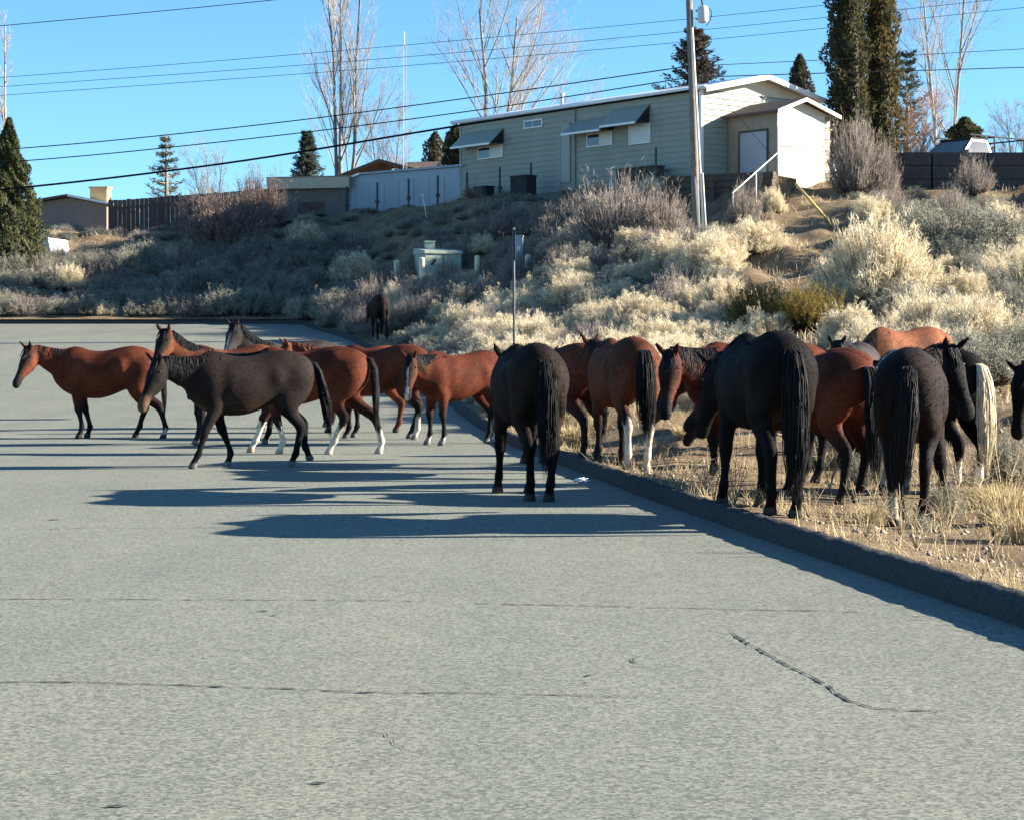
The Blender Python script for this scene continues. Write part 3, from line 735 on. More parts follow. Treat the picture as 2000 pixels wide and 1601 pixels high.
# green electrical cabinet with bollards and meter pedestal
M_CAB = mat('cabinet_green', (.33, .39, .31), var=.05, scale=3, rough=.45)
cq = hit(866, 556); CD = cq.y / DS; cq.z += .12
cb = empty('transformer_cabinet', cq, math.radians(22), 1.3); tag(cb, 'pale green pad-mounted transformer cabinet with painted shadow patches', 'cabinet')
MB().box(-.52, .52, -.1, .9, -.7, -.003).build('pad', mat('pad_concrete', (.36, .35, .32)), cb)
MB().box(-.5, .5, 0, .8, 0, .70).build('body', M_CAB, cb)
MB().hexa([(-.53, -.04, .703), (.53, -.04, .703), (.53, .84, .703), (-.53, .84, .703), (-.53, -.04, .78), (.53, -.04, .78), (.53, .84, .88), (-.53, .84, .88)]).build('lid', M_CAB, cb)
MB().box(-.16, .0, -.015, -.002, .02, .24).build('shadow_patch', mat('shadow_tone', (.16, .18, .17)), cb)  # shadow falling low on the cabinet front, painted as a thin dark plate
MB().prism([(-.36, -.004, .40), (-.30, -.004, .40), (-.20, -.004, .52), (-.22, -.004, .58), (-.28, -.004, .52)], (0, -.006, 0)).build('shadow_streak', M_DARK, cb)  # slanted cast shadow on the front, painted near-black
MB().box(.0, .012, -.012, -.002, .03, .68).build('door_seam', M_DARK, cb)
mq = hit(839, 556); mq.y += .8; mq.x = (839 - UC) / FPX * mq.y; mq.z = float(land(mq.x, mq.y)); MD = mq.y / DS
mp_ = empty('meter_pedestal', mq, math.radians(10)); tag(mp_, 'narrow pale green meter box rising behind the transformer cabinet', 'cabinet')
MB().box(-.17, .17, -.12, .12, -.6, px(839, 474, MD).z - mq.z).build('body', M_CAB, mp_)
h_ = px(839, 474, MD).z - mq.z
MB().box(-.19, .19, -.15, .14, h_ + .002, h_ + .05).build('lid', M_CAB, mp_); MB().tube([(-.06, -.12, h_ - .2), (-.06, -.18, h_ - .2)], .06, 12).build('meter', M_GREY, mp_)
M_BOL = mat('cream_bollard', (.68, .60, .42), var=.1, scale=4)
for u, v0, v1, d, r_ in ((775, 508, 570, 0, .1), (824, 503, 568, 0, .1), (932, 499, 545, 0, .09), (1031, 497, 540, 0, .09)):
    d = hit(u, v1).y / DS; t_ = px(u, v0, d); z = land(t_.x, t_.y); hh = t_.z - z
    o = MB().tube([(0, 0, -.4), (0, 0, hh - .05), (0, 0, hh - .015), (0, 0, hh)], [r_, r_, r_ * .8, r_ * .3], 14).build('bollard', M_BOL, None, (t_.x, t_.y, z), smooth=False)
    tag(o, {775: 'cream bollard standing apart from the cabinet beside dark brush', 824: 'cream bollard touching the front of the transformer cabinet', 932: 'cream bollard between the transformer cabinet and the grey pedestal box', 1031: 'cream bollard beside the grey pedestal box'}[u], 'bollard', 'bollards around the transformer cabinet')
eq = hit(1012, 535); ED = eq.y / DS
eb = empty('pedestal_box', eq, math.radians(-4)); tag(eb, 'pale grey pedestal box standing behind the thin sign post', 'cabinet')
h_ = px(1012, 463, ED).z - eq.z
MB().box(-.15, .15, 0, .25, -.4, h_).build('body', M_GREY, eb); MB().box(-.17, .17, -.02, .27, h_ + .002, h_ + .05).build('lid', M_GREY, eb)
MB().box(-.03, .06, -.012, -.002, h_ - .45, h_ - .3).build('label_plate', M_TRIM, eb); MB().box(.11, .13, -.03, -.002, h_ * .5, h_ * .5 + .12).build('handle', M_PIPE, eb)
sq = px(1005, 700, 29); sq.z = land(sq.x, sq.y)
sg_ = empty('sign_post', sq); tag(sg_, 'thin grey steel sign post with its plate seen edge on', 'sign post')
tp = px(1003, 445, 29) - sq
MB().tube([(0, 0, -.4), (tp.x * .5, 0, tp.z * .5), (tp.x, 0, tp.z)], .024, 8).build('post', mat('steel_post', (.10, .105, .11), rough=.8, var=.15), sg_, smooth=True)
MB().box(tp.x + .033, tp.x + .039, -.2, .22, tp.z - .62, tp.z - .03).build('plate', M_GREY, sg_)

# chain-link fence with pipe rail running down from the shed
fa, fb = px(1521, 297, 51.5), px(1430, 378, 49.0)
cf = empty('chain_link_fence', (0, 0, 0)); tag(cf, 'short sloping chain-link fence with pale pipe rail below the shed', 'fence')
MB().tube([fa, fb], .022, 8).build('rail', M_COND, cf)
for t in (0.02, .5, .985):
    q = fa.lerp(fb, t); MB().tube([(q.x, q.y, min(land(q.x, q.y), q.z - 1) - .3), (q.x, q.y, q.z + (.9 if t < .1 else .02))], .022, 8).build('post', M_COND, cf)
Ps = []
for k in range(30):
    for s in (1, -1):
        a = k / 29; P_ = []
        for j in range(2):
            t = min(1, max(0, a + s * j * .32)); q = fa.lerp(fb, t); P_.append((q.x, q.y - .03, q.z - (.0 if j == 0 else .95)))
        Ps.append(P_)
wv_ = strands(np.array(Ps), np.full((len(Ps), 2), .0022), 3)
obj('wire_mesh', mesh_tris('wire_mesh', wv_[0], wv_[1], mat('old_wire', (.12, .12, .12), rough=.8)), cf)

# crumpled white litter against the kerb
lq = gpix(1136, 941); r = np.random.default_rng(8)
bm = bmesh.new(); bmesh.ops.create_icosphere(bm, subdivisions=3, radius=1)
for v_ in bm.verts:
    f_ = 1 + .35 * math.sin(v_.co.x * 7 + v_.co.y * 4) * math.cos(v_.co.z * 6 + v_.co.y * 5) + r.normal(0, .08)
    v_.co = Vector((v_.co.x * .075 * f_, v_.co.y * .05 * f_, max(-.02, v_.co.z * .026 * f_)))
me = bpy.data.meshes.new('litter'); bm.to_mesh(me); bm.free()
tag(obj('paper_litter', me, None, (lq[0], lq[1], .022), mat=mat('white_paper', (.78, .78, .80), var=.05)), 'crumpled white paper lying on the asphalt near the kerb', 'litter')

# rubble pile
for k in range(9):
    r = np.random.default_rng(40 + k); q = px(1838 + r.uniform(0, 55), 545, 38.5 + r.uniform(-.4, .6)); bm = bmesh.new(); bmesh.ops.create_icosphere(bm, subdivisions=2, radius=1)
    s_ = r.uniform(.06, .13)
    for v_ in bm.verts: v_.co = Vector((v_.co.x * s_ * 1.3, v_.co.y * s_, v_.co.z * s_ * .7)) * (1 + r.normal(0, .12))
    me = bpy.data.meshes.new('stone'); bm.to_mesh(me); bm.free()
    tag(obj('stone', me, None, (q.x, q.y, land(q.x, q.y) + s_ * .4), mat=mat('pale_stone', (.48, .44, .37), var=.2, scale=9)), 'pale broken stone in the small rubble heap between grey bushes', 'stone', 'stones of the rubble heap')

# ------------------------------------------------------------------ parked vehicles
M_CARW = mat('white_car_paint', (.72, .73, .73), rough=.25, var=.03, spec=.6)
M_TYRE = mat('tyre', (.02, .02, .02), rough=.9)
M_CHROME = mat('chrome', (.6, .6, .6), rough=.2, metal=1)
def pickup(x, y, z, ang, label, rack=True):
    o = empty('pickup_truck', (x, y, z), ang); tag(o, label, 'pickup')
    def shell(pro, w, name, m, parent=o, taper=None):
        b = MB(); L = [(px_, -w, pz) for px_, pz in pro]; b.prism(L, (0, 2 * w, 0)); ob = b.build(name, m, parent)
        bv = ob.modifiers.new('b', 'BEVEL'); bv.width = .05; bv.segments = 3; return ob
    shell([(2.65, .45), (2.68, .95), (2.5, 1.08), (1.15, 1.14), (1.1, .45)], .9, 'hood', M_CARW)
    M_DP = mat('dark_car_paint', (.045, .05, .055), rough=.3, var=.05, spec=.5)
    cab = MB().hexa([(-.7, -.9, .45), (1.1, -.9, .45), (1.1, .9, .45), (-.7, .9, .45), (-.7, -.9, 1.14), (1.1, -.9, 1.14), (1.1, .9, 1.14), (-.7, .9, 1.14)]).hexa([(-.7, -.88, 1.14), (1.0, -.88, 1.14), (1.0, .88, 1.14), (-.7, .88, 1.14), (-.55, -.72, 1.74), (.32, -.72, 1.74), (.32, .72, 1.74), (-.55, .72, 1.74)]).build('cab', M_DP, o)
    MB().hexa([(.99, -.76, 1.19), (1.01, -.76, 1.17), (1.01, .76, 1.17), (.99, .76, 1.19), (.37, -.64, 1.69), (.39, -.64, 1.69), (.39, .64, 1.69), (.37, .64, 1.69)]).build('windshield', mat('windshield', (.10, .13, .13), rough=.08, spec=1.0), cab)
    MB().box(-.58, .36, -.74, .74, 1.742, 1.80).build('roof', M_DARK, cab)
    for s in (-1, 1):
        MB().hexa([(-.55, s * .885, 1.2), (.75, s * .885, 1.2), (.75, s * .875, 1.2), (-.55, s * .875, 1.2), (-.48, s * .765, 1.66), (.28, s * .765, 1.66), (.28, s * .755, 1.66), (-.48, s * .755, 1.66)]).build('side_window', M_GLASS, cab)
        MB().box(.7, .9, s * .92 - .02 + (0 if s > 0 else -.14), s * .92 + .16 + (0 if s > 0 else -.14), 1.15, 1.32).build('mirror', M_DP, cab)
        MB().box(2.66, 2.70, s * .68 - .16, s * .68 + .16, .72, .92).build('headlight', M_BLIND, o)
        for xx in (1.9, -1.75):
            MB().tube([(xx, s * .72, .36), (xx, s * .94, .36)], .37, 18).build('wheel', M_TYRE, o)
    MB().box(2.66, 2.78, -.9, .9, .42, .6).build('bumper', M_CHROME, o); MB().box(2.665, 2.70, -.48, .48, .66, .92).build('grille', M_DARK, o)
    bdb = MB().box(-2.7, -.75, -.9, .9, .5, .62).box(-2.7, -.75, -.9, -.8, .62, 1.12).box(-2.7, -.75, .8, .9, .62, 1.12).box(-2.7, -2.6, -.8, .8, .62, 1.12).build('bed', M_DP, o)
    if rack:
        for xx in (-.85, -2.55):
            for s in (-1, 1): MB().tube([(xx, s * .85, 1.1), (xx, s * .8, 1.86)], .03, 6).build('rack_post', M_DARK, bdb)
            MB().tube([(xx, -.8, 1.86), (xx, .8, 1.86)], .03, 6).build('rack_bar', M_DARK, bdb)
        for s in (-.8, .8): MB().tube([(-2.75, s, 1.88), (.5, s, 1.88)], .03, 6).build('rack_rail', M_DARK, bdb)
    return o
q = px(1878, 290, 56); pickup(q.x, q.y, 7.32, math.radians(218), 'dark pickup with pale hood and black ladder rack parked above the retaining wall')
vq = px(96, 512, 60.5)
vn = empty('camper_van', (vq.x, vq.y, vq.z - .3), math.radians(-12)); tag(vn, 'white camper van with blue stripe half hidden under the green conifer', 'van')
MB().hexa([(-2.2, -.9, .3), (.55, -.9, .3), (.55, .9, .3), (-2.2, .9, .3), (-2.2, -.9, 1.12), (.38, -.9, 1.12), (.38, .9, 1.12), (-2.2, .9, 1.12)]).build('body', M_CARW, vn)
MB().box(-2.0, .25, -.915, -.903, .72, .92).build('stripe', mat('blue_stripe', (.03, .07, .25)), vn)
MB().hexa([(-2.25, -.92, 1.123), (.42, -.92, 1.123), (.42, .92, 1.123), (-2.25, .92, 1.123), (-2.2, -.85, 1.2), (.35, -.85, 1.2), (.35, .85, 1.2), (-2.2, .85, 1.2)]).build('roof', M_CARW, vn)
MB().box(-1.6, -.9, -.918, -.903, .95, 1.08).build('window', M_GLASS, vn)
for xx in (-1.6, .1):
    for s in (-1, 1): MB().tube([(xx, s * .72, .3), (xx, s * .92, .3)], .3, 16).build('wheel', M_TYRE, vn)
MB().box(.56, .64, -.85, .85, .3, .42).build('bumper', M_CHROME, vn)
# ------------------------------------------------------------------ plants
def col_mesh(name, parts, m, smooth=False):
    """parts: list of ((V, F), colour array or tuple) -> mesh with a colour attribute"""
    V, F = cat_tris([p[0] for p in parts])
    C = np.concatenate([np.broadcast_to(np.asarray(p[1], float), (len(p[0][0]), 3)) for p in parts])
    me = mesh_tris(name, V, F, m, smooth)
    at = me.attributes.new('Col', 'FLOAT_COLOR', 'POINT')
    at.data.foreach_set('color', np.concatenate([C, np.ones((len(C), 1))], 1).astype(np.float32).ravel())
    return me
M_PLANT = mat('plant', (1, 1, 1), rough=.85, var=.25, scale=2.5, attr=True, spec=.12, backlit=.38)
M_BARK = mat('bark', (.24, .20, .16), rough=.9, var=.3, scale=6, spec=.1)

def shade(base, n, rep, seed, amt=.25):
    r = np.random.default_rng(seed); k = np.clip(r.normal(1, amt, (n, 1)), .45, 1.7); return np.repeat(np.asarray(base)[None] * k, rep, 0)

def bush(kind, seed):
    r = np.random.default_rng(seed)
    spec = {'rabbitbrush': dict(n=520, h=.85, rx=.75, stem=(.20, .15, .10), tip=(.70, .61, .43), tufts=44, tl=.10, tw=.0095, up=.9, fill=.5),
            'sagebrush': dict(n=330, h=.80, rx=.80, stem=(.13, .10, .08), tip=(.29, .285, .225), tufts=36, tl=.055, tw=.015, up=.5, fill=.55),
            'twig': dict(n=420, h=1.0, rx=.75, stem=(.24, .20, .175), tip=(.40, .35, .30), tufts=10, tl=.15, tw=.008, up=.8, fill=.75),
            'redtwig': dict(n=520, h=1.0, rx=.75, stem=(.21, .155, .13), tip=(.30, .225, .19), tufts=16, tl=.12, tw=.010, up=.6, fill=.75),
            'olive': dict(n=400, h=.80, rx=.85, stem=(.14, .10, .05), tip=(.21, .155, .045), tufts=34, tl=.07, tw=.014, up=.7, fill=.5)}[kind]
    n = spec['n']; az = r.uniform(0, 2 * math.pi, n); el = np.arccos(r.uniform(0.05, 1, n) ** .8)
    lump = 1 + .18 * np.sin(3 * az + seed) * np.sin(2.5 * el) + .13 * np.sin(7 * az + 2 * seed) + r.normal(0, .13, n)
    rad = np.sin(el) * spec['rx'] * lump; hh = np.maximum(.10, np.cos(el) * spec['h'] * lump)
    tip = np.stack([np.cos(az) * rad, np.sin(az) * rad, hh + .05], 1)
    b0 = np.stack([np.cos(az) * rad * .16, np.sin(az) * rad * .16, np.full(n, -.06)], 1)
    mid = b0 * .45 + tip * .55 + np.stack([np.cos(az) * rad * .12, np.sin(az) * rad * .12, -.08 * hh], 1)
    P = np.stack([b0, mid, tip], 1); R = np.broadcast_to([.009, .006, .002], (n, 3)) * (1.25 if 'twig' in kind else 1)
    sv = strands(P, R, 3, seed); parts = [(sv, shade(spec['stem'], n, 9, seed))]
    k = spec['tufts']; t = r.uniform(spec['fill'] if 'twig' not in kind else .35, 1.06, (n, k)) if 'twig' in kind else 1 - (1 - spec['fill']) * r.uniform(0, 1, (n, k)) ** 1.6 + .04
    t = t[..., None]; Q = (1 - t) ** 2 * b0[:, None] + 2 * t * (1 - t) * (mid * 2 - .5 * b0 - .5 * tip)[:, None] + t ** 2 * tip[:, None]
    Q = Q + r.normal(0, .035, Q.shape) * np.array([1, 1, .7]); Q[..., 2] = np.maximum(Q[..., 2], .03)
    D = np.stack([np.cos(az) * np.sin(el), np.sin(az) * np.sin(el), np.cos(el) + spec['up']], 1); D /= np.linalg.norm(D, axis=1, keepdims=True)
    Q = Q.reshape(-1, 3); D = np.repeat(D, k, 0)
    lv = leaves(Q, spec['tl'] * r.uniform(.6, 1.4, len(Q)), spec['tw'] * r.uniform(.7, 1.3, len(Q)), D * 1.1, seed + 1)
    br = np.repeat(np.clip(r.normal(1, .16, n), .6, 1.4), k); tc = np.asarray(spec['tip'])[None] * (br * np.clip(r.normal(1, .18, len(Q)), .5, 1.6))[:, None]
    parts.append((lv, np.repeat(tc, 4, 0)))
    return col_mesh(kind, parts, M_PLANT)
PROTO = {k: [bush(k, 10 * i + 3 + len(k)) for i in range(3)] for k in ('rabbitbrush', 'sagebrush', 'twig', 'redtwig', 'olive')}

BUSH_INFO = {
 'rabbitbrush': ('rabbitbrush', 'pale cream dome of dry rabbitbrush on the sunlit slope', 'bush', 'rabbitbrush over the sunlit slope'),
 'sagebrush': ('sagebrush', 'grey-green rounded sagebrush on the sunlit slope', 'bush', 'sagebrush over the sunlit slope'),
 'twig': ('bare_shrub', 'grey leafless twiggy shrub on the upper slope below the buildings', 'shrub', 'leafless shrubs on the upper slope'),
 'bank': ('sagebrush', 'dark sagebrush on the shaded bank below the hilltop buildings and fence', 'bush', 'sagebrush on the shaded bank'),
 'banktwig': ('bare_shrub', 'leafless shrub on the shaded bank below the hilltop buildings and fence', 'shrub', 'leafless shrubs on the shaded bank'),
 'bankpale': ('rabbitbrush', 'pale rabbitbrush on the shaded bank beyond the bend of the road', 'bush', 'rabbitbrush on the shaded bank')}
brnd = random.Random(21)
TAKEN = [(-4.0, 45.6 * DS, 1.4)]
def put_bush(kind, x, y, w, h, info=None, label=None, sink=.05):
    mk = {'bank': 'sagebrush', 'banktwig': 'twig', 'bankpale': 'rabbitbrush'}.get(kind, kind)
    nm, lb, ct, gp = info or BUSH_INFO[kind]
    o = obj(nm, brnd.choice(PROTO[mk]), None, (x, y, float(land(x, y)) - sink), brnd.uniform(0, 6.28))
    o.scale = (w / 1.6, w / 1.6 * brnd.uniform(.85, 1.15), h / .95)
    tag(o, label or lb, ct, None if label else gp); TAKEN.append((x, y, w * .5))
    return o
def put_px(kind, u, v, d, wpx, hpx, label=None, info=None):
    """bush whose foot shows at photo pixel u and whose size in the photo is wpx x hpx"""
    d = d * DS if d >= 52 else min(hit(u, v).y, 52.0 * DS)
    return put_bush(kind, (u - UC) / FPX * d, d, wpx / FPX * d, hpx / FPX * d, info, label)
# bushes one can name
put_px('rabbitbrush', 1720, 600, 35.5, 235, 150, 'largest cream rabbitbrush, a broad mound on the open slope')
put_px('rabbitbrush', 1640, 600, 34.8, 130, 90, 'cream-grey rabbitbrush leaning on the largest mound')
put_px('sagebrush', 1790, 620, 33.8, 180, 70, 'grey-green sagebrush at the foot of the largest cream mound')
put_px('olive', 1490, 640, 30.5, 125, 85, 'olive-gold evergreen shrub beside the greener one behind the herd', ('olive_shrub', '', 'shrub', None))
put_px('olive', 1580, 640, 31.0, 130, 85, 'olive-gold shrub between the greener one and the cream mound', ('olive_shrub', '', 'shrub', None))
put_px('twig', 1200, 480, 46.5, 185, 112, 'tallest grey twiggy shrub below the mobile home', ('bare_shrub', '', 'shrub', None))
put_px('twig', 1290, 470, 45.5, 130, 90, 'grey twiggy shrub between the tallest one and the pole', ('bare_shrub', '', 'shrub', None))
put_px('twig', 1672, 358, 49.5, 125, 120, 'tall pale grey bare shrub in front of the evergreens', ('bare_shrub', '', 'shrub', None))
put_px('twig', 1730, 330, 51.0, 60, 90, 'narrow grey bare shrub beside the dark retaining wall', ('bare_shrub', '', 'shrub', None))
put_px('sagebrush', 1830, 500, 42.0, 190, 105, 'broad dark sagebrush below the dark retaining wall')
put_px('sagebrush', 1950, 500, 41.0, 170, 95, 'dark sagebrush beside the broad one below the retaining wall')
put_px('redtwig', 445, 455, 60.3, 175, 82, 'brown leafless thicket catching sun above the shaded bank', ('bare_shrub', '', 'shrub', None))
put_px('redtwig', 400, 420, 64.5, 110, 70, 'reddish leafless shrub close under the dark board fence', ('bare_shrub', '', 'shrub', None))
put_px('redtwig', 490, 372, 70.0, 130, 60, 'reddish leafless shrub rising behind the end of the board fence', ('bare_shrub', '', 'shrub', None))
put_px('redtwig', 505, 420, 63.6, 120, 85, 'brown leafless shrub between the garage and the sunlit thicket', ('bare_shrub', '', 'shrub', None))
put_px('rabbitbrush', 1380, 540, 36.8, 150, 75, 'cream rabbitbrush at the foot of the utility pole')
put_px('rabbitbrush', 1475, 495, 40.5, 110, 60, 'cream rabbitbrush just beyond the utility pole')
put_px('twig', 1455, 440, 46.5, 75, 65, 'rounded grey shrub below the chain-link fence', ('bare_shrub', '', 'shrub', None))
put_px('rabbitbrush', 1510, 415, 47.5, 50, 42, 'small cream bush beside the chain-link fence')
put_px('rabbitbrush', 1070, 690, 27.5, 75, 55, 'bright pale bush at the foot of the thin sign post')
put_px('rabbitbrush', 1700, 445, 45.0, 90, 55, 'cream-grey rabbitbrush a little beyond the foot of the yellow guy guard')
put_px('twig', 1900, 380, 47.5, 80, 60, 'dark leafless shrub standing alone near the retaining wall', ('bare_shrub', '', 'shrub', None))
# the rest of the brush
w_min = lambda d: .55 if d > 30 else 1.3
def scatter(n, ya, yb, ua, ub, mix, w0, w1, gap, hs=(.75, 1.1), ok=None):
    c = t = 0
    while c < n and t < n * 60:
        t += 1; d = brnd.uniform(ya, yb); u = brnd.uniform(ua, ub); y = d * DS; x = (u - UC) / FPX * y; s = x - float(kerb_x(y))
        if y < FAR and s < w_min(d): continue
        w = brnd.uniform(w0, w1)
        if any((x - a) ** 2 + (y - b) ** 2 < ((w * .5 + q) * gap) ** 2 for a, b, q in TAKEN): continue
        if ok and not ok(x, d, u): continue
        k = brnd.choices(list(mix), list(mix.values()))[0]
        hh = w * brnd.uniform(*hs) * .62; c += 1
        put_bush(k, x, y, w, hh)
clear = lambda x, d, u: not (1420 < u < 1670 and 37 < d < 52) and not (1840 < u < 1900 and 37 < d < 40) and not (738 < u < 945 and CD - 8 < d < CD + 1.2) and not (672 < u < 808 and d < 46.8) and not (1330 < u < 1395 and abs(d - PD) < 1.2)
scatter(76, 25.5, 33, 700, 1450, dict(rabbitbrush=8, sagebrush=1.0), .8, 1.7, .58, (.6, .9), ok=clear)
scatter(24, 25.5, 34, 1650, 2060, dict(rabbitbrush=5, sagebrush=3), .9, 1.7, .7, ok=clear)
scatter(26, 32, 48, 690, 900, dict(rabbitbrush=6, sagebrush=1.5, twig=1), .6, 1.0, .6, (.6, .9), ok=clear)
scatter(145, 33, 47, 640, 1420, dict(rabbitbrush=7, sagebrush=1.6, twig=1.4), .8, 1.6, .58, (.6, .95), ok=clear)
scatter(50, 34, 48, 1420, 2080, dict(rabbitbrush=3, sagebrush=4, twig=1.2), .8, 1.8, .78, ok=clear)
scatter(95, 46, 54, 760, 1330, dict(twig=5, rabbitbrush=2, sagebrush=1), .8, 1.5, .5, ok=lambda x, d, u: not (u > 1280 and d > 49.5))
scatter(14, 47, 51.5, 1540, 2080, dict(twig=3, sagebrush=3), .6, 1.3, .9, ok=clear)
scatter(135, 52.8, 60, -20, 700, dict(bank=6, banktwig=3, bankpale=.6), 1.0, 1.8, .48, (.6, .95))
scatter(60, 60, 66, -20, 720, dict(bank=6, banktwig=3), .6, 1.0, .5, (.45, .7))
scatter(46, 53.5, 59.5, 690, 1300, dict(bank=3, banktwig=4), .5, .9, .6, (.5, .8), ok=lambda x, d, u: d < 62 - (x + 2.07) * .916 - .8)
scatter(24, 46.8, 53.5, 600, 800, dict(bank=3, banktwig=2), 1.1, 1.8, .6)

# ---- trees
def bare_tree(name, label, u, v, d, height, spread, seed, trunks=1, upright=.6, colr=(.36, .32, .28), dense=1.0, r0=.16, group=None, levels=4, lean=0.0, low=.12):
    r = random.Random(seed); LV = {i: [] for i in range(6)}
    def grow(p, dr, ln, rad, lv):
        pts = [p]; q = p; dv = dr
        n = 4
        for k in range(n - 1):
            dv = (dv + Vector((r.gauss(0, .10), r.gauss(0, .10), r.gauss(0, .05))) * (1.0 if lv else .4) + Vector((0, 0, 1)) * (.13 * upright * (lv > 0))).normalized()
            q = q + dv * (ln / (n - 1)); pts.append(q)
        end = rad * (.35 if lv < levels else .3)
        LV[lv].append((pts, [rad + (end - rad) * k / (n - 1) for k in range(n)]))
        if lv >= levels: return
        cnt = max(2, int({0: 16, 1: 9, 2: 6, 3: 4}[lv] * dense * r.uniform(.8, 1.2)))
        for c in range(cnt):
            t = r.uniform(low if lv == 0 else .2, .98) if lv else low + (1 - low) * (c + r.random()) / cnt
            i = min(n - 2, int(t * (n - 1))); f = t * (n - 1) - i; b = pts[i].lerp(pts[i + 1], f)
            base = (pts[i + 1] - pts[i]).normalized(); a = r.uniform(0, 2 * math.pi)
            side = base.orthogonal().normalized(); side = (Matrix.Rotation(a, 3, base) @ side)
            ang = r.uniform(.5, 1.0) * (1.15 - upright * .75)
            nd = (base * math.cos(ang) + side * math.sin(ang)).normalized()
            l2 = ln * r.uniform(.32, .5) * (1.15 - .55 * t if lv == 0 else 1.0) * (spread if lv == 0 else 1.0)
            grow(b, nd, l2, max(.0045, rad * (1 - .6 * t) * r.uniform(.36, .54)), lv + 1)
    for k in range(trunks):
        a = 2 * math.pi * k / max(1, trunks) + .6
        off = Vector((math.cos(a), math.sin(a) * .5, 0)) * (.22 if trunks > 1 else 0)
        grow(off + Vector((0, 0, -.3)), (Vector((math.cos(a) * .10 * (trunks > 1) + lean, 0, 1))).normalized(), height * r.uniform(.88, 1.0), .74 * r0 * r.uniform(.8, 1.0), 0)
    d = d * DS; x = (u - UC) / FPX * d; root = empty(name, (x, d, float(land(x, d)))); tag(root, label, 'tree', group)
    def pack(lvs, nm, sides, dk=1.0):
        items = [it for l in lvs for it in LV[l]]
        if not items: return
        P = np.array([[tuple(q) for q in it[0]] for it in items]); R = np.array([it[1] for it in items])
        sv = strands(P, R, sides, seed); n = len(items)
        obj(nm, col_mesh(nm, [(sv, shade(tuple(c * dk for c in colr), n, P.shape[1] * sides, seed, .18))], mat('branch', (1, 1, 1), rough=.9, var=.2, scale=4, attr=True, spec=.1)), root)
    LV[4] = [it for it in LV[4] if r.random() < .78]
    for l_ in (2, 3, 4): LV[l_] = [([it[0][0], it[0][2], it[0][3]], [it[1][0], it[1][2], it[1][3]]) for it in LV[l_]]
    pack([0], 'trunk', 9, .72); pack([1], 'limbs', 6, .85); pack([2, 3, 4], 'crown', 3)
    return root
bare_tree('poplar_tree', 'tall bare twin-stemmed poplar behind the brown pavilion', 668, 305, 76, 13.5, .85, 5, trunks=3, upright=.92, dense=.9, r0=.17, low=.16)
bare_tree('bare_tree', 'broad bare cottonwood rising behind the mobile home roof', 955, 215, 74, 11.0, 1.35, 9, trunks=2, upright=.5, dense=1.05, r0=.2, low=.2)
bare_tree('bare_tree', 'tall bare tree with pale limbs behind the pickup', 1845, 250, 66, 11.0, 1.15, 12, trunks=2, upright=.6, r0=.15, low=.2)
bare_tree('bare_tree', 'small pinkish bare tree at the far end beyond the pickup', 1990, 290, 68, 4.6, 1.0, 14, trunks=2, upright=.6, colr=(.30, .23, .20), r0=.07, levels=3, dense=1.4)
bare_tree('bare_tree', 'slim bare poplar above the green conifer at the bend', 10, 240, 78, 12.5, .34, 17, upright=.95, colr=(.40, .33, .27), r0=.13, dense=1.0)
bare_tree('bare_tree', 'thin bare saplings behind the blue-green fir', 412, 370, 72, 4.4, .8, 19, trunks=3, upright=.7, r0=.06, levels=3)
bare_tree('bare_tree', 'slender bare tree left of the broad cottonwood by the antenna', 755, 290, 73, 5.5, .9, 23, trunks=2, upright=.6, r0=.07, levels=3, dense=1.3, colr=(.33, .26, .21))
bare_tree('bare_tree', 'bare treetops showing above the mobile home roof by the vent', 1150, 190, 80, 7.2, .9, 25, trunks=2, upright=.7, r0=.08, levels=3, dense=1.3)
bare_tree('bare_tree', 'rust-twigged bare tree between the evergreens and the loose spruce', 1778, 240, 62, 4.2, .9, 27, trunks=2, upright=.6, colr=(.34, .20, .14), r0=.06, levels=3, dense=1.6)

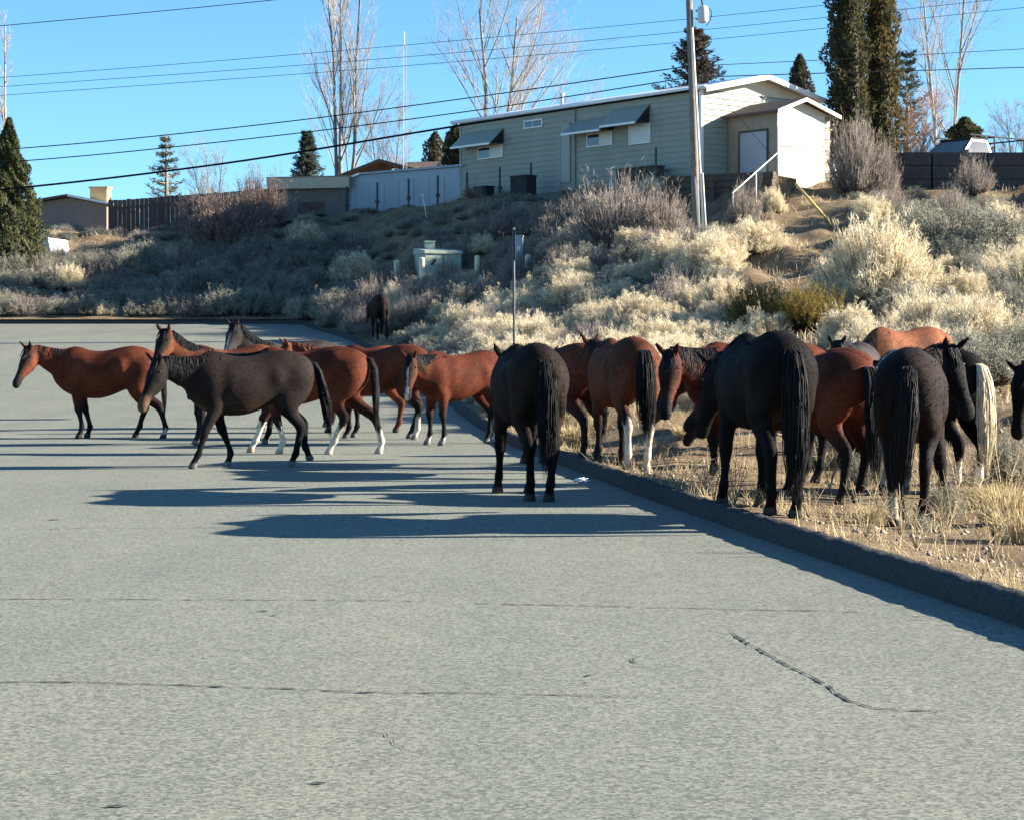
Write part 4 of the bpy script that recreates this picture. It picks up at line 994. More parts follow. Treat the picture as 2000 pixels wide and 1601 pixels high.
def evergreen(name, label, u, d, vtop, radius, prof, seed, n=9000, col=(.055, .06, .030), col2=(.10, .085, .04), base=None, lump=.16, leaf=(.19, .07), core=True):
    """dense column or cone of leaf sprays over dark inner limbs"""
    r = np.random.default_rng(seed); H = px(u, vtop, d).z; d = d * DS; x = (u - UC) / FPX * d; z0 = float(land(x, d)) if base is None else base
    H -= z0
    root = empty(name, (x, d, z0)); tag(root, label, 'tree')
    t = r.uniform(0.0, 1, n) ** .9; az = r.uniform(0, 2 * math.pi, n)
    R_ = np.interp(t, *prof) * radius
    k = 1 + lump * (np.sin(3 * az + 9 * t + seed) + np.sin(5 * az - 17 * t) + np.sin(2 * az + 31 * t + 2 * seed) + np.sin(9 * az + 47 * t)) * .6
    dep = 1 - np.abs(r.normal(0, .16, n)); rr_ = R_ * k * dep
    C = np.stack([np.cos(az) * rr_, np.sin(az) * rr_, t * H + .1], 1)
    D = np.stack([np.cos(az) * .55, np.sin(az) * .55, np.full(n, .9)], 1)
    lv = leaves(C, leaf[0] * r.uniform(.6, 1.4, n), leaf[1] * r.uniform(.7, 1.4, n), D, seed)
    mixv = np.clip(.5 + .35 * np.sin(4 * az + 13 * t + seed) + r.normal(0, .3, n), 0, 1)[:, None]
    c = np.asarray(col)[None] * (1 - mixv) + np.asarray(col2)[None] * mixv
    obj('crown', col_mesh('crown', [(lv, np.repeat(c, 4, 0))], M_PLANT), root)
    MB().tube([(0, 0, -.3), (0, 0, H * .4), (0, 0, H * .93)], [.16, .11, .02], 10).build('trunk', M_BARK, root)
    m_ = 160; tt = r.uniform(.04, .95, m_); aa = r.uniform(0, 6.28, m_); rr2 = np.interp(tt, *prof) * radius * .72
    P = np.stack([np.stack([aa * 0, aa * 0, tt * H - .2], 1), np.stack([np.cos(aa) * rr2, np.sin(aa) * rr2, tt * H + .15], 1)], 1)
    sv = strands(P, np.broadcast_to([.03, .008], (m_, 2)), 4, seed); obj('limbs', mesh_tris('limbs', sv[0], sv[1], M_BARK), root)
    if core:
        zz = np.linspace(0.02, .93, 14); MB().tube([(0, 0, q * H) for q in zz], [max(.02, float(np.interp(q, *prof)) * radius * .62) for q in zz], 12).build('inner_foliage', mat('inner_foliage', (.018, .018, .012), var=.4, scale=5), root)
    return root
COLP = ([0, .04, .2, .5, .75, .9, 1], [.55, .85, 1, .98, .8, .5, .06])
CONE = ([0, .05, .15, .5, .8, 1], [.55, .95, 1, .62, .27, .03])
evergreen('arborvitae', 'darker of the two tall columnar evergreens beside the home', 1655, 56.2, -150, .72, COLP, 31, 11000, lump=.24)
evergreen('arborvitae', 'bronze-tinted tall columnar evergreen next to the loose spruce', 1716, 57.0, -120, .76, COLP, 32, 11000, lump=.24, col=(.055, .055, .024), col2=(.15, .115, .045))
evergreen('juniper_tree', 'small dark conical evergreen behind the home roof ridge', 1562, 70, 112, .78, COLP, 33, 6000, col=(.05, .055, .035), col2=(.09, .08, .05))
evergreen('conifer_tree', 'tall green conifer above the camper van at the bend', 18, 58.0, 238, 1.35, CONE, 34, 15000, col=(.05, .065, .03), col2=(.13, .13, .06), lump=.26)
evergreen('round_shrub', 'round green shrub showing above the pickup', 1885, 62, 236, 1.0, ([0, .3, .6, .85, 1], [.8, 1, .95, .6, .1]), 35, 5000, col=(.06, .07, .03), col2=(.12, .11, .05))

def spruce(name, label, u, d, vtop, radius, seed, whorls=22, per=9, col=(.045, .06, .05), col2=(.09, .11, .09), up=.15, base=None, power=.9, leaf=(.16, .045), per_b=42, irregular=.2):
    r = np.random.default_rng(seed); H = px(u, vtop, d).z; d = d * DS; x = (u - UC) / FPX * d; z0 = float(land(x, d)) if base is None else base; H -= z0
    root = empty(name, (x, d, z0)); tag(root, label, 'tree')
    MB().tube([(0, 0, -.3), (0, 0, H * .5), (0, 0, H)], [.15, .09, .012], 9).build('trunk', M_BARK, root)
    B_, L_, D_ = [], [], []
    for w in range(whorls):
        t = .06 + .92 * w / whorls
        for k in range(per):
            a = r.uniform(0, 6.28); ln = radius * (1 - t) ** power * r.uniform(1 - irregular * 2, 1 + irregular) + .12
            p0 = np.array([0, 0, t * H]); dr = np.array([math.cos(a), math.sin(a), r.normal(up, .12)])
            p1 = p0 + dr * ln * .55 + [0, 0, -.05 * ln]; p2 = p0 + dr * ln + [0, 0, -.02 * ln + .1 * ln]
            B_.append([p0, p1, p2])
            s = r.uniform(.12, 1.05, per_b) ** .8; q = np.where(s[:, None] < .55, p0 + (p1 - p0) * (s[:, None] / .55), p1 + (p2 - p1) * ((s[:, None] - .55) / .45))
            L_.append(q + r.normal(0, .05, q.shape) * (1 + .6 * ln * (1.1 - s[:, None]))); D_.append(np.repeat((dr / np.linalg.norm(dr))[None], per_b, 0))
    C = np.concatenate(L_); D = np.concatenate(D_); n = len(C)
    lv = leaves(C, leaf[0] * r.uniform(.6, 1.4, n), leaf[1] * r.uniform(.7, 1.3, n), D * 1.2, seed); mx_ = np.repeat(r.uniform(0, 1, n // per_b), per_b)[:, None] * .6 + r.uniform(0, .4, (n, 1))
    obj('crown', col_mesh('crown', [(lv, np.repeat(np.asarray(col) * (1 - mx_) + np.asarray(col2) * mx_, 4, 0))], M_PLANT), root)
    sv = strands(np.array(B_), np.broadcast_to([.03, .02, .006], (len(B_), 3)), 4, seed); obj('limbs', mesh_tris('limbs', sv[0], sv[1], M_BARK), root)
    return root
spruce('spruce_tree', 'dense dark spruce behind the garage roof', 600, 69, 252, .95, 41, 24, 10)
spruce('fir_tree', 'loose blue-green fir above the dark board fence', 325, 70, 256, 1.25, 42, 14, 6, col=(.06, .075, .065), col2=(.15, .17, .15), irregular=.3, per_b=40)
spruce('cedar_tree', 'broad dark brown-green cedar behind the home beside the pole', 1358, 66, 45, 2.5, 43, 24, 10, col=(.05, .045, .03), col2=(.11, .085, .06), up=.28, irregular=.26, power=.8, per_b=60, leaf=(.2, .06))
spruce('cedar_tree', 'low spreading cedar behind the home roof', 1300, 65, 150, 1.9, 44, 9, 9, col=(.045, .042, .03), col2=(.09, .075, .05), up=.3, irregular=.3, power=.5, per_b=50)
spruce('spruce_tree', 'loose dark spruce between the tall evergreens and the bare tree', 1772, 64, 88, 1.75, 45, 18, 7, col=(.035, .05, .045), col2=(.08, .10, .08), up=.35, irregular=.3)
evergreen('juniper_tree', 'dark juniper tuft just beyond the left end of the home', 890, 66, 250, .65, COLP, 46, 3000)
evergreen('juniper_tree', 'dark juniper behind the pale house roof', 850, 84, 262, .9, COLP, 47, 3000, col=(.05, .045, .03))

# ---- dry grass and weeds on the verge
def tuft(seed, n=90, h=.34, rad=.16, col=(.56, .46, .27)):
    r = np.random.default_rng(seed); az = r.uniform(0, 6.28, n); q = np.sqrt(r.uniform(0, 1, n)) * rad * .4; L = h * r.uniform(.45, 1.1, n); le = r.uniform(.1, .75, n)
    b0 = np.stack([np.cos(az) * q, np.sin(az) * q, np.full(n, -.02)], 1); o = np.stack([np.cos(az), np.sin(az), az * 0], 1)
    mid = b0 + o * (le * L * .35)[:, None] + np.stack([az * 0, az * 0, L * .6], 1); tp = b0 + o * (le * L * 1.0)[:, None] + np.stack([az * 0, az * 0, L * (1 - .35 * le)], 1)
    sv = strands(np.stack([b0, mid, tp], 1), np.broadcast_to([.0035, .0028, .0008], (n, 3)), 3, seed)
    return (sv, shade(col, n, 9, seed, .2))
TUFT = [col_mesh('dry_grass', [tuft(60 + i)], M_PLANT) for i in range(4)]
BIGT = [col_mesh('dry_grass', [tuft(70 + i, 300, .34, .45)], M_PLANT) for i in range(3)]
def weed(seed, col=(.46, .38, .25), h=.5):
    r = np.random.default_rng(seed); P, R = [], []
    for k in range(9):
        a = r.uniform(0, 6.28); l = h * r.uniform(.6, 1.1); le = r.uniform(.15, .6); b = np.zeros(3); t = np.array([math.cos(a) * le * l, math.sin(a) * le * l, l * (1 - .3 * le)]); m = (b + t) / 2 + np.array([0, 0, .05 * l])
        P.append([b, m, t]); R.append([.0045, .0035, .0015])
        for j in range(5):
            f = r.uniform(.4, .95); p = b + (t - b) * f; d_ = r.normal(0, 1, 3); d_[2] = abs(d_[2]); d_ *= .12 / np.linalg.norm(d_); P.append([p, p + d_ * .5, p + d_]); R.append([.0028, .002, .001])
    sv = strands(np.array(P), np.array(R), 3, seed); return col_mesh('dry_weed', [(sv, shade(col, len(P), 9, seed, .15))], M_PLANT)
WEED = [weed(80 + i) for i in range(4)]
prnd = random.Random(33)
def verge_plant(name, me, u, v, s, label, cat_, group=None):
    d = 12.0 * DS
    for _ in range(6):
        z = float(land((u - UC) / FPX * d, d)); d = FPX * (EYE - z) / max(20, v - VH)
    x = (u - UC) / FPX * d; o = obj(name, me, None, (x, d, float(land(x, d)) - .01), prnd.uniform(0, 6.28)); o.scale = (s, s, s); tag(o, label, cat_, group); return o
for k, (u, v, s) in enumerate([(1120, 868, 1.15), (1160, 862, 1.0), (1090, 852, .9), (1150, 840, .9), (1965, 1020, 1.1), (1995, 1060, 1.0), (1935, 985, .8), (1340, 860, .8), (1390, 850, .75), (1320, 835, .7), (1700, 1020, .55), (1975, 920, 1.0), (1580, 845, .9), (1640, 840, .9)]):
    verge_plant('dry_grass_clump', prnd.choice(BIGT), u, v, s, 'dense straw-coloured grass clump on the dirt verge', 'grass clump', 'dense straw grass clumps on the verge')
for k, (u, v, s) in enumerate([(1395, 975, .9), (1435, 985, 1.0), (1380, 960, .8), (1285, 905, .8), (1300, 915, .7), (1620, 960, .9), (1600, 935, 1.0), (1860, 1020, .9), (1880, 1000, 1.1), (1760, 1045, .8), (1790, 1070, .8), (1690, 1050, .8), (1580, 1010, .7), (1845, 1060, .8), (1940, 1095, .9), (1495, 1000, .6), (1650, 915, 1.0), (1240, 912, .6), (1960, 900, 1.2), (1720, 1000, .7)]):
    verge_plant('dry_weed', prnd.choice(WEED), u, v, s, 'branched dry weed stalk standing on the dirt verge', 'weed', 'dry weed stalks on the verge')
for (u, v, w, h, lb) in ((1615, 925, 105, 95, 'grey-green sagebrush growing between the horses at the verge'), (1840, 1010, 80, 70, 'low grey-green sage at the hooves of the horse looking back'), (1965, 935, 110, 100, 'dark scrubby sage beside the cream-tailed horse'), (1300, 893, 55, 45, 'small grey sage near the white-stockinged horse'), (1800, 1035, 60, 30, 'tiny green sage sprig at the front of the verge'), (1690, 905, 90, 60, 'grey sage behind the black tail of the bay horse')):
    d = 12.0 * DS
    for _ in range(6):
        z = float(land((u - UC) / FPX * d, d)); d = FPX * (EYE - z) / max(20, v - VH)
    put_bush('sagebrush', (u - UC) / FPX * d, d, w / FPX * d, h / FPX * d, ('sagebrush', '', 'bush', None), lb, .02)
# thin grass over the whole verge and slope: nobody could count it
r = np.random.default_rng(77); n = 34000
yy = (6 + 24 * r.uniform(0, 1, n) ** 1.1) * DS; ss = .13 + r.uniform(0, 1, n) ** 1.4 * 12; keep = np.sin(yy * 1.9 + np.sin(ss * 1.3) * 2) + np.sin(ss * 2.1 + yy * .7) + r.normal(0, .8, n) > .15
yy, ss = yy[keep], ss[keep]; n = len(yy); xx = kerb_x(yy) + ss; az = r.uniform(0, 6.28, n); L = r.uniform(.05, .2, n); le = r.uniform(.1, .9, n)
b0 = np.stack([xx, yy, land(xx, yy) - .01], 1); tp = b0 + np.stack([np.cos(az) * le * L, np.sin(az) * le * L, L * (1 - .5 * le)], 1)
sv = strands(np.stack([b0, tp], 1), np.broadcast_to([.0032, .0008], (n, 2)), 3, 5)
tag(obj('dry_grass', col_mesh('dry_grass', [(sv, shade((.52, .43, .26), n, 6, 5, .22))], M_PLANT)), 'thin dry straw grass scattered over the verge', 'grass', None, 'stuff')
r = np.random.default_rng(78); n = 90000
yy = (24 + 39 * r.uniform(0, 1, n)) * DS; xx = r.uniform(-.27, .275, n) * yy; s_ = xx - kerb_x(yy); keep = (s_ > .4) | (yy > 52.4 * DS); yy, xx = yy[keep], xx[keep]
keep = np.sin(xx * 1.1 + np.sin(yy * .9) * 2) + np.sin(yy * 1.4 + xx * .5) + r.normal(0, .7, len(yy)) > .3; yy, xx = yy[keep], xx[keep]; n = len(yy)
az = r.uniform(0, 6.28, n); L = r.uniform(.08, .3, n); le = r.uniform(.1, .8, n); b0 = np.stack([xx, yy, land(xx, yy) - .01], 1); tp = b0 + np.stack([np.cos(az) * le * L, np.sin(az) * le * L, L * (1 - .5 * le)], 1)
sv = strands(np.stack([b0, tp], 1), np.broadcast_to([.007, .001], (n, 2)), 3, 5)
tag(obj('dry_grass', col_mesh('dry_grass', [(sv, shade((.58, .50, .34), n, 6, 5, .22))], M_PLANT)), 'sparse dry grass between the bushes of the hillside', 'grass', None, 'stuff')
# ------------------------------------------------------------------ horses
TORSO = [  # x, top z, bottom z, half width, how peaked the topline is
 (-.80, 1.20, 1.06, .05, .2), (-.775, 1.27, .96, .135, .3), (-.70, 1.345, .86, .222, .35), (-.58, 1.40, .81, .262, .34), (-.42, 1.43, .79, .278, .30), (-.26, 1.415, .765, .268, .22),
 (-.08, 1.375, .70, .275, .22), (.10, 1.348, .65, .29, .28), (.28, 1.365, .635, .280, .40), (.44, 1.42, .64, .245, .55), (.56, 1.42, .665, .228, .55), (.68, 1.35, .73, .205, .4), (.78, 1.24, .82, .165, .3), (.845, 1.12, .92, .10, .2), (.86, 1.06, .98, .05, .2)]
MUSCLE = [(.53, 1.02, .10, .20, .034), (.34, 1.05, .08, .22, -.016), (-.27, 1.10, .09, .13, -.046), (-.37, 1.30, .06, .06, .030), (-.57, 1.02, .11, .18, .024), (.02, .88, .22, .13, .012), (.60, .86, .07, .09, .022), (-.12, 1.27, .12, .05, -.008)]
HEAD = [  # distance from poll, top, bottom, half width
 (-.05, .045, -.07, .045), (.0, .065, -.12, .075), (.07, .078, -.155, .092), (.15, .082, -.178, .104), (.22, .074, -.18, .100), (.30, .062, -.150, .082), (.38, .052, -.112, .066),
 (.46, .046, -.086, .058), (.53, .046, -.080, .062), (.585, .036, -.078, .058), (.62, .012, -.066, .045), (.635, -.01, -.05, .022)]
FORE = [  # x, y, z, fore-aft radius, side radius, how far it follows the foot
 (0.56, 0.11, 1.06, 0.17, 0.07, 0), (0.53, 0.135, 0.92, 0.155, 0.085, 0.02), (0.475, 0.152, 0.79, 0.1251, 0.08692, 0.08), (0.475, 0.152, 0.68, 0.08798, 0.06996, 0.2), (0.485, 0.148, 0.58, 0.0744, 0.0636, 0.36), (0.492, 0.143, 0.5, 0.0636, 0.0576, 0.5),
 (0.497, 0.141, 0.455, 0.0672, 0.0612, 0.56), (0.49, 0.139, 0.41, 0.0528, 0.0504, 0.62), (0.486, 0.137, 0.32, 0.0408, 0.0372, 0.75), (0.484, 0.135, 0.225, 0.0396, 0.0372, 0.88), (0.487, 0.134, 0.175, 0.0516, 0.0468, 0.94),
 (0.505, 0.134, 0.125, 0.0408, 0.0408, 0.98), (0.525, 0.134, 0.08, 0.0473, 0.0484, 1), (0.537, 0.134, 0.045, 0.0605, 0.0583, 1), (0.545, 0.134, 0, 0.0682, 0.0649, 1)]
HIND = [
 (-0.5, 0.12, 1.16, 0.21, 0.1, 0), (-0.5, 0.15, 1, 0.235, 0.105, 0), (-0.46, 0.16, 0.86, 0.2, 0.112, 0.06), (-0.445, 0.16, 0.75, 0.1484, 0.1018, 0.17), (-0.49, 0.153, 0.66, 0.1018, 0.07632, 0.3), (-0.56, 0.148, 0.58, 0.0816, 0.0612, 0.43),
 (-0.625, 0.145, 0.515, 0.0768, 0.0564, 0.52), (-0.645, 0.143, 0.465, 0.066, 0.0552, 0.58), (-0.638, 0.14, 0.4, 0.0516, 0.0456, 0.66), (-0.622, 0.138, 0.3, 0.0444, 0.0396, 0.8), (-0.612, 0.136, 0.21, 0.0444, 0.0408, 0.9), (-0.61, 0.135, 0.175, 0.054, 0.0492, 0.94),
 (-0.59, 0.135, 0.125, 0.042, 0.042, 0.98), (-0.57, 0.135, 0.08, 0.0484, 0.0484, 1), (-0.558, 0.135, 0.045, 0.0605, 0.0583, 1), (-0.55, 0.135, 0, 0.0682, 0.0638, 1)]

def lerp3(a, b, t):
    t = max(0.0, min(1.0, t)); t = t * t * (3 - 2 * t)
    return tuple(a[i] * (1 - t) + b[i] * t for i in range(3))

BAY = dict(body=(.100, .0275, .0135), pts=(.014, .012, .012), face=(.045, .02, .013), muzzle=(.022, .018, .018), mane=(.014, .013, .014))
BLACK = dict(body=(.0095, .0072, .0065), pts=(.006, .0055, .0055), face=(.008, .0065, .006), muzzle=(.009, .008, .008), mane=(.007, .007, .008))
BROWN = dict(body=(.021, .0145, .0125), pts=(.009, .0085, .009), face=(.012, .010, .010), muzzle=(.10, .06, .035), mane=(.013, .013, .014))
WHITE = (.55, .49, .40)

def hpoly(rings, caps=True):
    n = len(rings[0]); V = [p for r in rings for p in r]; F = []
    for i in range(len(rings) - 1):
        for k in range(n):
            k2 = (k + 1) % n
            F.append((i * n + k, i * n + k2, (i + 1) * n + k2, (i + 1) * n + k))
    F.append(tuple(range(n - 1, -1, -1))); F.append(tuple((len(rings) - 1) * n + k for k in range(n)))
    return V, F

def make_horse(label, u, v, d, heading, coat, scale=1.0, neck=(28, 0), head=(-52, 0), legs=None, socks=None, mark=None, voxel=None,
               mane_side=1, tail_len=.95, tail_col=None, tail_swing=(0, 0), tail_wide=1.0, patches=None, belly=None, fat=1.0, seed=1, group='wild horses standing about the road and verge', gz=None, hoofs=None, ears=(0, 0), maned=1.0):
    """u, d place the middle of the body; heading in degrees from +X; neck/head = (pitch, yaw) in degrees relative to the body"""
    rng = np.random.default_rng(seed)
    voxel = voxel or (.018 if d < 16 else .023)
    legs = legs or {}; socks = socks or {}; hoofs = hoofs or {}
    X0 = (u - UC) / FPX * d * DS; Y0 = d * DS
    ha = math.radians(heading)
    cw, sw = math.cos(ha), math.sin(ha)
    z0 = ground_z(X0, Y0) if gz is None else gz
    V, F, C = [], [], []
    def add(vf, cols):
        b = len(V); V.extend(vf[0]); F.extend(tuple(i + b for i in f) for f in vf[1]); C.extend(cols)
    body, pts = coat['body'], coat['pts']
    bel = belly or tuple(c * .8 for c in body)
    # trunk
    tor = crom(TORSO, 44); rings = []; cols = []
    for x, zt, zb, w, pk_ in tor:
        mid = zb + (zt - zb) * .52; r = []
        if -.3 < x < .5:
            zb2 = zb - .03 * (fat - 1) * 10 * max(0, 1 - ((x - .0) / .42) ** 2); w = w * (1 + (fat - 1) * max(0, 1 - ((x - .02) / .5) ** 2))
        else: zb2 = zb
        for k in range(28):
            a = 2 * math.pi * k / 28; c, s = math.cos(a), math.sin(a)
            yy = math.copysign(abs(c) ** .86, c) * w
            if s > 0: yy *= (1 - pk_ * s ** 2.6); zz = mid + (zt - mid) * abs(s) ** .92
            else: zz = mid - (mid - zb2) * abs(s) ** .92
            yy += math.copysign(sum(g * math.exp(-((x - a_) / b_) ** 2 - ((zz - c_) / d_) ** 2) for a_, c_, b_, d_, g in MUSCLE), c) * min(1, abs(c) * 2)
            r.append((x, yy, zz))
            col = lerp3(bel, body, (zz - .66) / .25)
            if patches: col = patches('trunk', x, yy, zz, col)
            cols.append(col)
        rings.append(r)
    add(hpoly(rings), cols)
    # neck
    np_, ny_ = math.radians(neck[0]), math.radians(neck[1])
    p0 = Vector((.46, 0, 1.075)); L = .75
    p2 = p0 + Vector((math.cos(np_) * math.cos(ny_), math.cos(np_) * math.sin(ny_), math.sin(np_))) * L
    hp_ = max(np_, -.2)
    p1 = p0 + Vector((math.cos(hp_ * .75) * math.cos(ny_ * .3), math.cos(hp_ * .75) * math.sin(ny_ * .3), math.sin(hp_ * .75))) * .40
    crest = []; rings = []; cols = []
    for i in range(22):
        t = i / 21
        p = p0 * (1 - t) ** 2 + p1 * 2 * t * (1 - t) + p2 * t * t
        T = ((p1 - p0) * (1 - t) + (p2 - p1) * t).normalized()
        if i < 6: T = T.lerp(Vector((.86, 0, .5)), (6 - i) / 12).normalized()
        Lx = T.cross(Vector((0, 0, 1))).normalized(); S = Lx.cross(T).normalized()
        dep = np.interp(t, [0, .2, .45, .7, .9, 1], [.325, .285, .220, .170, .138, .108]); wd = np.interp(t, [0, .2, .45, .7, .9, 1], [.175, .145, .108, .086, .076, .064])
        r = []
        for k in range(24):
            a = 2 * math.pi * k / 24; s = math.sin(a)
            r.append(tuple(p + Lx * (math.cos(a) * wd * (1 - .25 * max(0, s) ** 2)) + S * (s * dep)))
            col = body
            if patches: col = patches('neck', t, math.cos(a), s, col)
            cols.append(col)
        rings.append(r); crest.append((p + S * dep, S, Lx, T, wd, dep))
    add(hpoly(rings), cols)
    # head
    hp, hy = math.radians(head[0]), math.radians(head[1])
    H = Vector((math.cos(hp) * math.cos(hy), math.cos(hp) * math.sin(hy), math.sin(hp)))
    Lh = Vector((math.sin(hy), -math.cos(hy), 0)); U = Lh.cross(H).normalized()
    if U.z < -.3: U = -U
    q0 = p2 + U * .02
    rings = []; cols = []
    hd = crom(HEAD, 40)
    for s, a1, b1, w in hd * 1.07:
        r = []; mid = (a1 + b1) / 2 + .015
        for k in range(28):
            a = 2 * math.pi * k / 28; c, sn = math.cos(a), math.sin(a)
            vv = mid + (a1 - mid) * sn if sn > 0 else mid + (mid - b1) * sn
            ww = math.copysign(abs(c) ** .8, c) * w
            if .1 < s < .24 and .1 < sn < .8: ww *= 1.06
            r.append(tuple(q0 + H * s + U * vv + Lh * ww))
            col = lerp3(body, coat['face'], (sn + .15) / .7)
            col = lerp3(col, coat['muzzle'], (s - .44) / .09)
            if mark and sn > .2:
                if mark == 'star' and abs(s - .17) < .035 and abs(ww) < .035: col = WHITE
                if mark in ('blaze', 'strip') and .12 < s < .56 and abs(ww) < (.03 if s < .2 else .017) and sn > .5: col = WHITE
            if mark == 'blaze' and s > .50 and abs(ww) < .03 and sn > .1: col = WHITE
            cols.append(col)
        rings.append(r)
    add(hpoly(rings), cols)
    # ears
    for sg in (1, -1):
        base = q0 + H * .012 + U * .06 + Lh * (.058 * sg)
        dr = (U * .86 - H * (.28 + ears[0] * .4) + Lh * (.34 * sg)).normalized()
        side = dr.cross(H).normalized(); fr = side.cross(dr).normalized()
        rings = []; cols = []
        for t, rw, rf in ((-.12, .03, .03), (.1, .034, .028), (.35, .042, .024), (.6, .036, .02), (.82, .022, .015), (1.0, .008, .008)):
            p = base + dr * (.175 * t)
            r = [tuple(p + side * math.cos(2 * math.pi * k / 10) * rw + fr * math.sin(2 * math.pi * k / 10) * rf) for k in range(10)]
            rings.append(r); cols += [lerp3(body, coat['pts'], t) for _ in range(10)]
        add(hpoly(rings), cols)
    # legs
    for nm, tab, sg in (('fl', FORE, 1), ('fr', FORE, -1), ('hl', HIND, 1), ('hr', HIND, -1)):
        off = legs.get(nm, (0, 0, 0)); dx, dy, dz = off[:3]; bend = off[3] if len(off) > 3 else 0
        fx = tab[-1][0] + dx; fy = tab[-1][1] * sg + dy
        wx = X0 + (fx * cw - fy * sw) * scale; wy = Y0 + (fx * sw + fy * cw) * scale
        gdz = (ground_z(wx, wy) - z0) / scale - .004
        tt = [(i,) + row for i, row in enumerate(tab)]; tt = crom(tt, 46)
        ps = []
        for _, x, y, z, ra, rb, w in tt:
            w = min(1, max(0, w))
            P = Vector((x + dx * w, y * sg + dy * w, z + (dz + gdz) * w))
            if bend:  # flexed, hoof tipped back
                kz = .46 if nm[0] == 'f' else .2
                if z < kz: P.x -= bend * (kz - z) * 1.0; P.z += bend * (kz - z) * .25
            ps.append((P, ra, rb, z))
        rings = []; cols = []
        so = socks.get(nm, 0); hc = hoofs.get(nm, (.055, .05, .045))
        for i, (P, ra, rb, z) in enumerate(ps):
            T = (ps[min(i + 1, len(ps) - 1)][0] - ps[max(i - 1, 0)][0]).normalized()
            if z < .06 and not bend: T = Vector((0, 0, -1))
            elif z < .2: T = T.lerp(Vector((0, 0, -1)), .5).normalized()
            A = Vector((1, 0, 0)); A = (A - T * A.dot(T)).normalized(); B = T.cross(A)
            r = []
            for k in range(14):
                a = 2 * math.pi * k / 14; ca = math.cos(a)
                rr = ra * (1.0 if ca > 0 else (1.06 if z > .12 else .85))
                r.append(tuple(P + A * ca * rr + B * math.sin(a) * rb))
                top = .60 if nm[0] == 'f' else .66
                col = lerp3(pts, body, (z - top + .2) / .3)
                if so and z < so + .035 * math.sin(3 * a + seed) + .02 * math.sin(7 * a): col = WHITE
                if z < .072: col = hc
                if patches and z > .7: col = patches('leg', nm, 0, z, col)
                cols.append(col)
            rings.append(r)
        add(hpoly(rings), cols)
    me = bpy.data.meshes.new('tmp'); me.from_pydata([tuple(p) for p in V], [], F); me.update()
    to = bpy.data.objects.new('tmp', me); COL.objects.link(to)
    bm = bmesh.new(); bm.from_mesh(me); bmesh.ops.recalc_face_normals(bm, faces=bm.faces[:]); bm.to_mesh(me); bm.free()
    rm = to.modifiers.new('r', 'REMESH'); rm.mode = 'VOXEL'; rm.voxel_size = voxel; rm.adaptivity = 0
    dg = bpy.context.evaluated_depsgraph_get()
    bme = bpy.data.meshes.new_from_object(to.evaluated_get(dg), depsgraph=dg)
    bpy.data.objects.remove(to); bpy.data.meshes.remove(me)
    bme.name = 'body'
    kd = kdtree.KDTree(len(V))
    for i, p in enumerate(V): kd.insert(p, i)
    kd.balance()
    nv = len(bme.vertices); co = np.empty(nv * 3, np.float32); bme.vertices.foreach_get('co', co); co = co.reshape(-1, 3)
    ne = len(bme.edges); ed = np.empty(ne * 2, np.int32); bme.edges.foreach_get('vertices', ed); ed = ed.reshape(-1, 2)
    deg = np.bincount(ed.ravel(), minlength=nv).astype(float)[:, None] + 1e-6; sw_ = co.astype(float)
    hx = np.array(q0 + H * .3); near_head = np.linalg.norm(sw_ - hx, axis=1) < .42
    for it in range(14):
        acc = np.zeros_like(sw_)
        for c3 in range(3):
            acc[:, c3] = np.bincount(ed[:, 0], sw_[ed[:, 1], c3], nv) + np.bincount(ed[:, 1], sw_[ed[:, 0], c3], nv)
        lim = np.where(near_head, 3, 3 + 11 * np.clip((sw_[:, 2] - .62) / .2, 0, 1)) > it
        sw_ = np.where(lim[:, None], sw_ * .45 + acc / deg * .55, sw_)
    co = sw_.astype(np.float32); bme.vertices.foreach_set('co', co.ravel()); bme.update()
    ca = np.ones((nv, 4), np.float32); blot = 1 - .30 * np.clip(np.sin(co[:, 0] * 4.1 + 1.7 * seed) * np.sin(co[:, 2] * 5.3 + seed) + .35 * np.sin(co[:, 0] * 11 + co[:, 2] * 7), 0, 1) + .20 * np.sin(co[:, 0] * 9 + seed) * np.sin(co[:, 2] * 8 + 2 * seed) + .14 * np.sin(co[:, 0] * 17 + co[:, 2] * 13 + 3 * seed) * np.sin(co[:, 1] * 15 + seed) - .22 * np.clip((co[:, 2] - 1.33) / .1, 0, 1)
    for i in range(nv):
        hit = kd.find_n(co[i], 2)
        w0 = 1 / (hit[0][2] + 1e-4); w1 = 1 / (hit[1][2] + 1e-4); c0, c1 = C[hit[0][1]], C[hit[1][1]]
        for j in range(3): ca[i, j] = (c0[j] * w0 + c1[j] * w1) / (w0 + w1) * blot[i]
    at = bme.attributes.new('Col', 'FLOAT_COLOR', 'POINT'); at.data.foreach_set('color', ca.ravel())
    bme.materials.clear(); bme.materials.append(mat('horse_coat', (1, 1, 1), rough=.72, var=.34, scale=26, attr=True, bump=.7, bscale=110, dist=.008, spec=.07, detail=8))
    bme.polygons.foreach_set('use_smooth', [True] * len(bme.polygons))
    root = empty('horse', (X0, Y0, z0), ha, scale); root.scale = (scale * rng.uniform(.95, 1.03), scale * rng.uniform(.94, 1.04), scale)
    tag(root, label, 'horse', group)
    obj('body', bme, root)
    # short winter coat standing off the skin
    no = np.empty(nv * 3, np.float32); bme.vertices.foreach_get('normal', no); no = no.reshape(-1, 3).astype(float)
    nh = int(15000 if d < 16 else (7000 if d < 30 else 1500)); pick = rng.integers(0, nv, nh); pick = pick[(co[pick, 2] > .12)]; nh = len(pick)
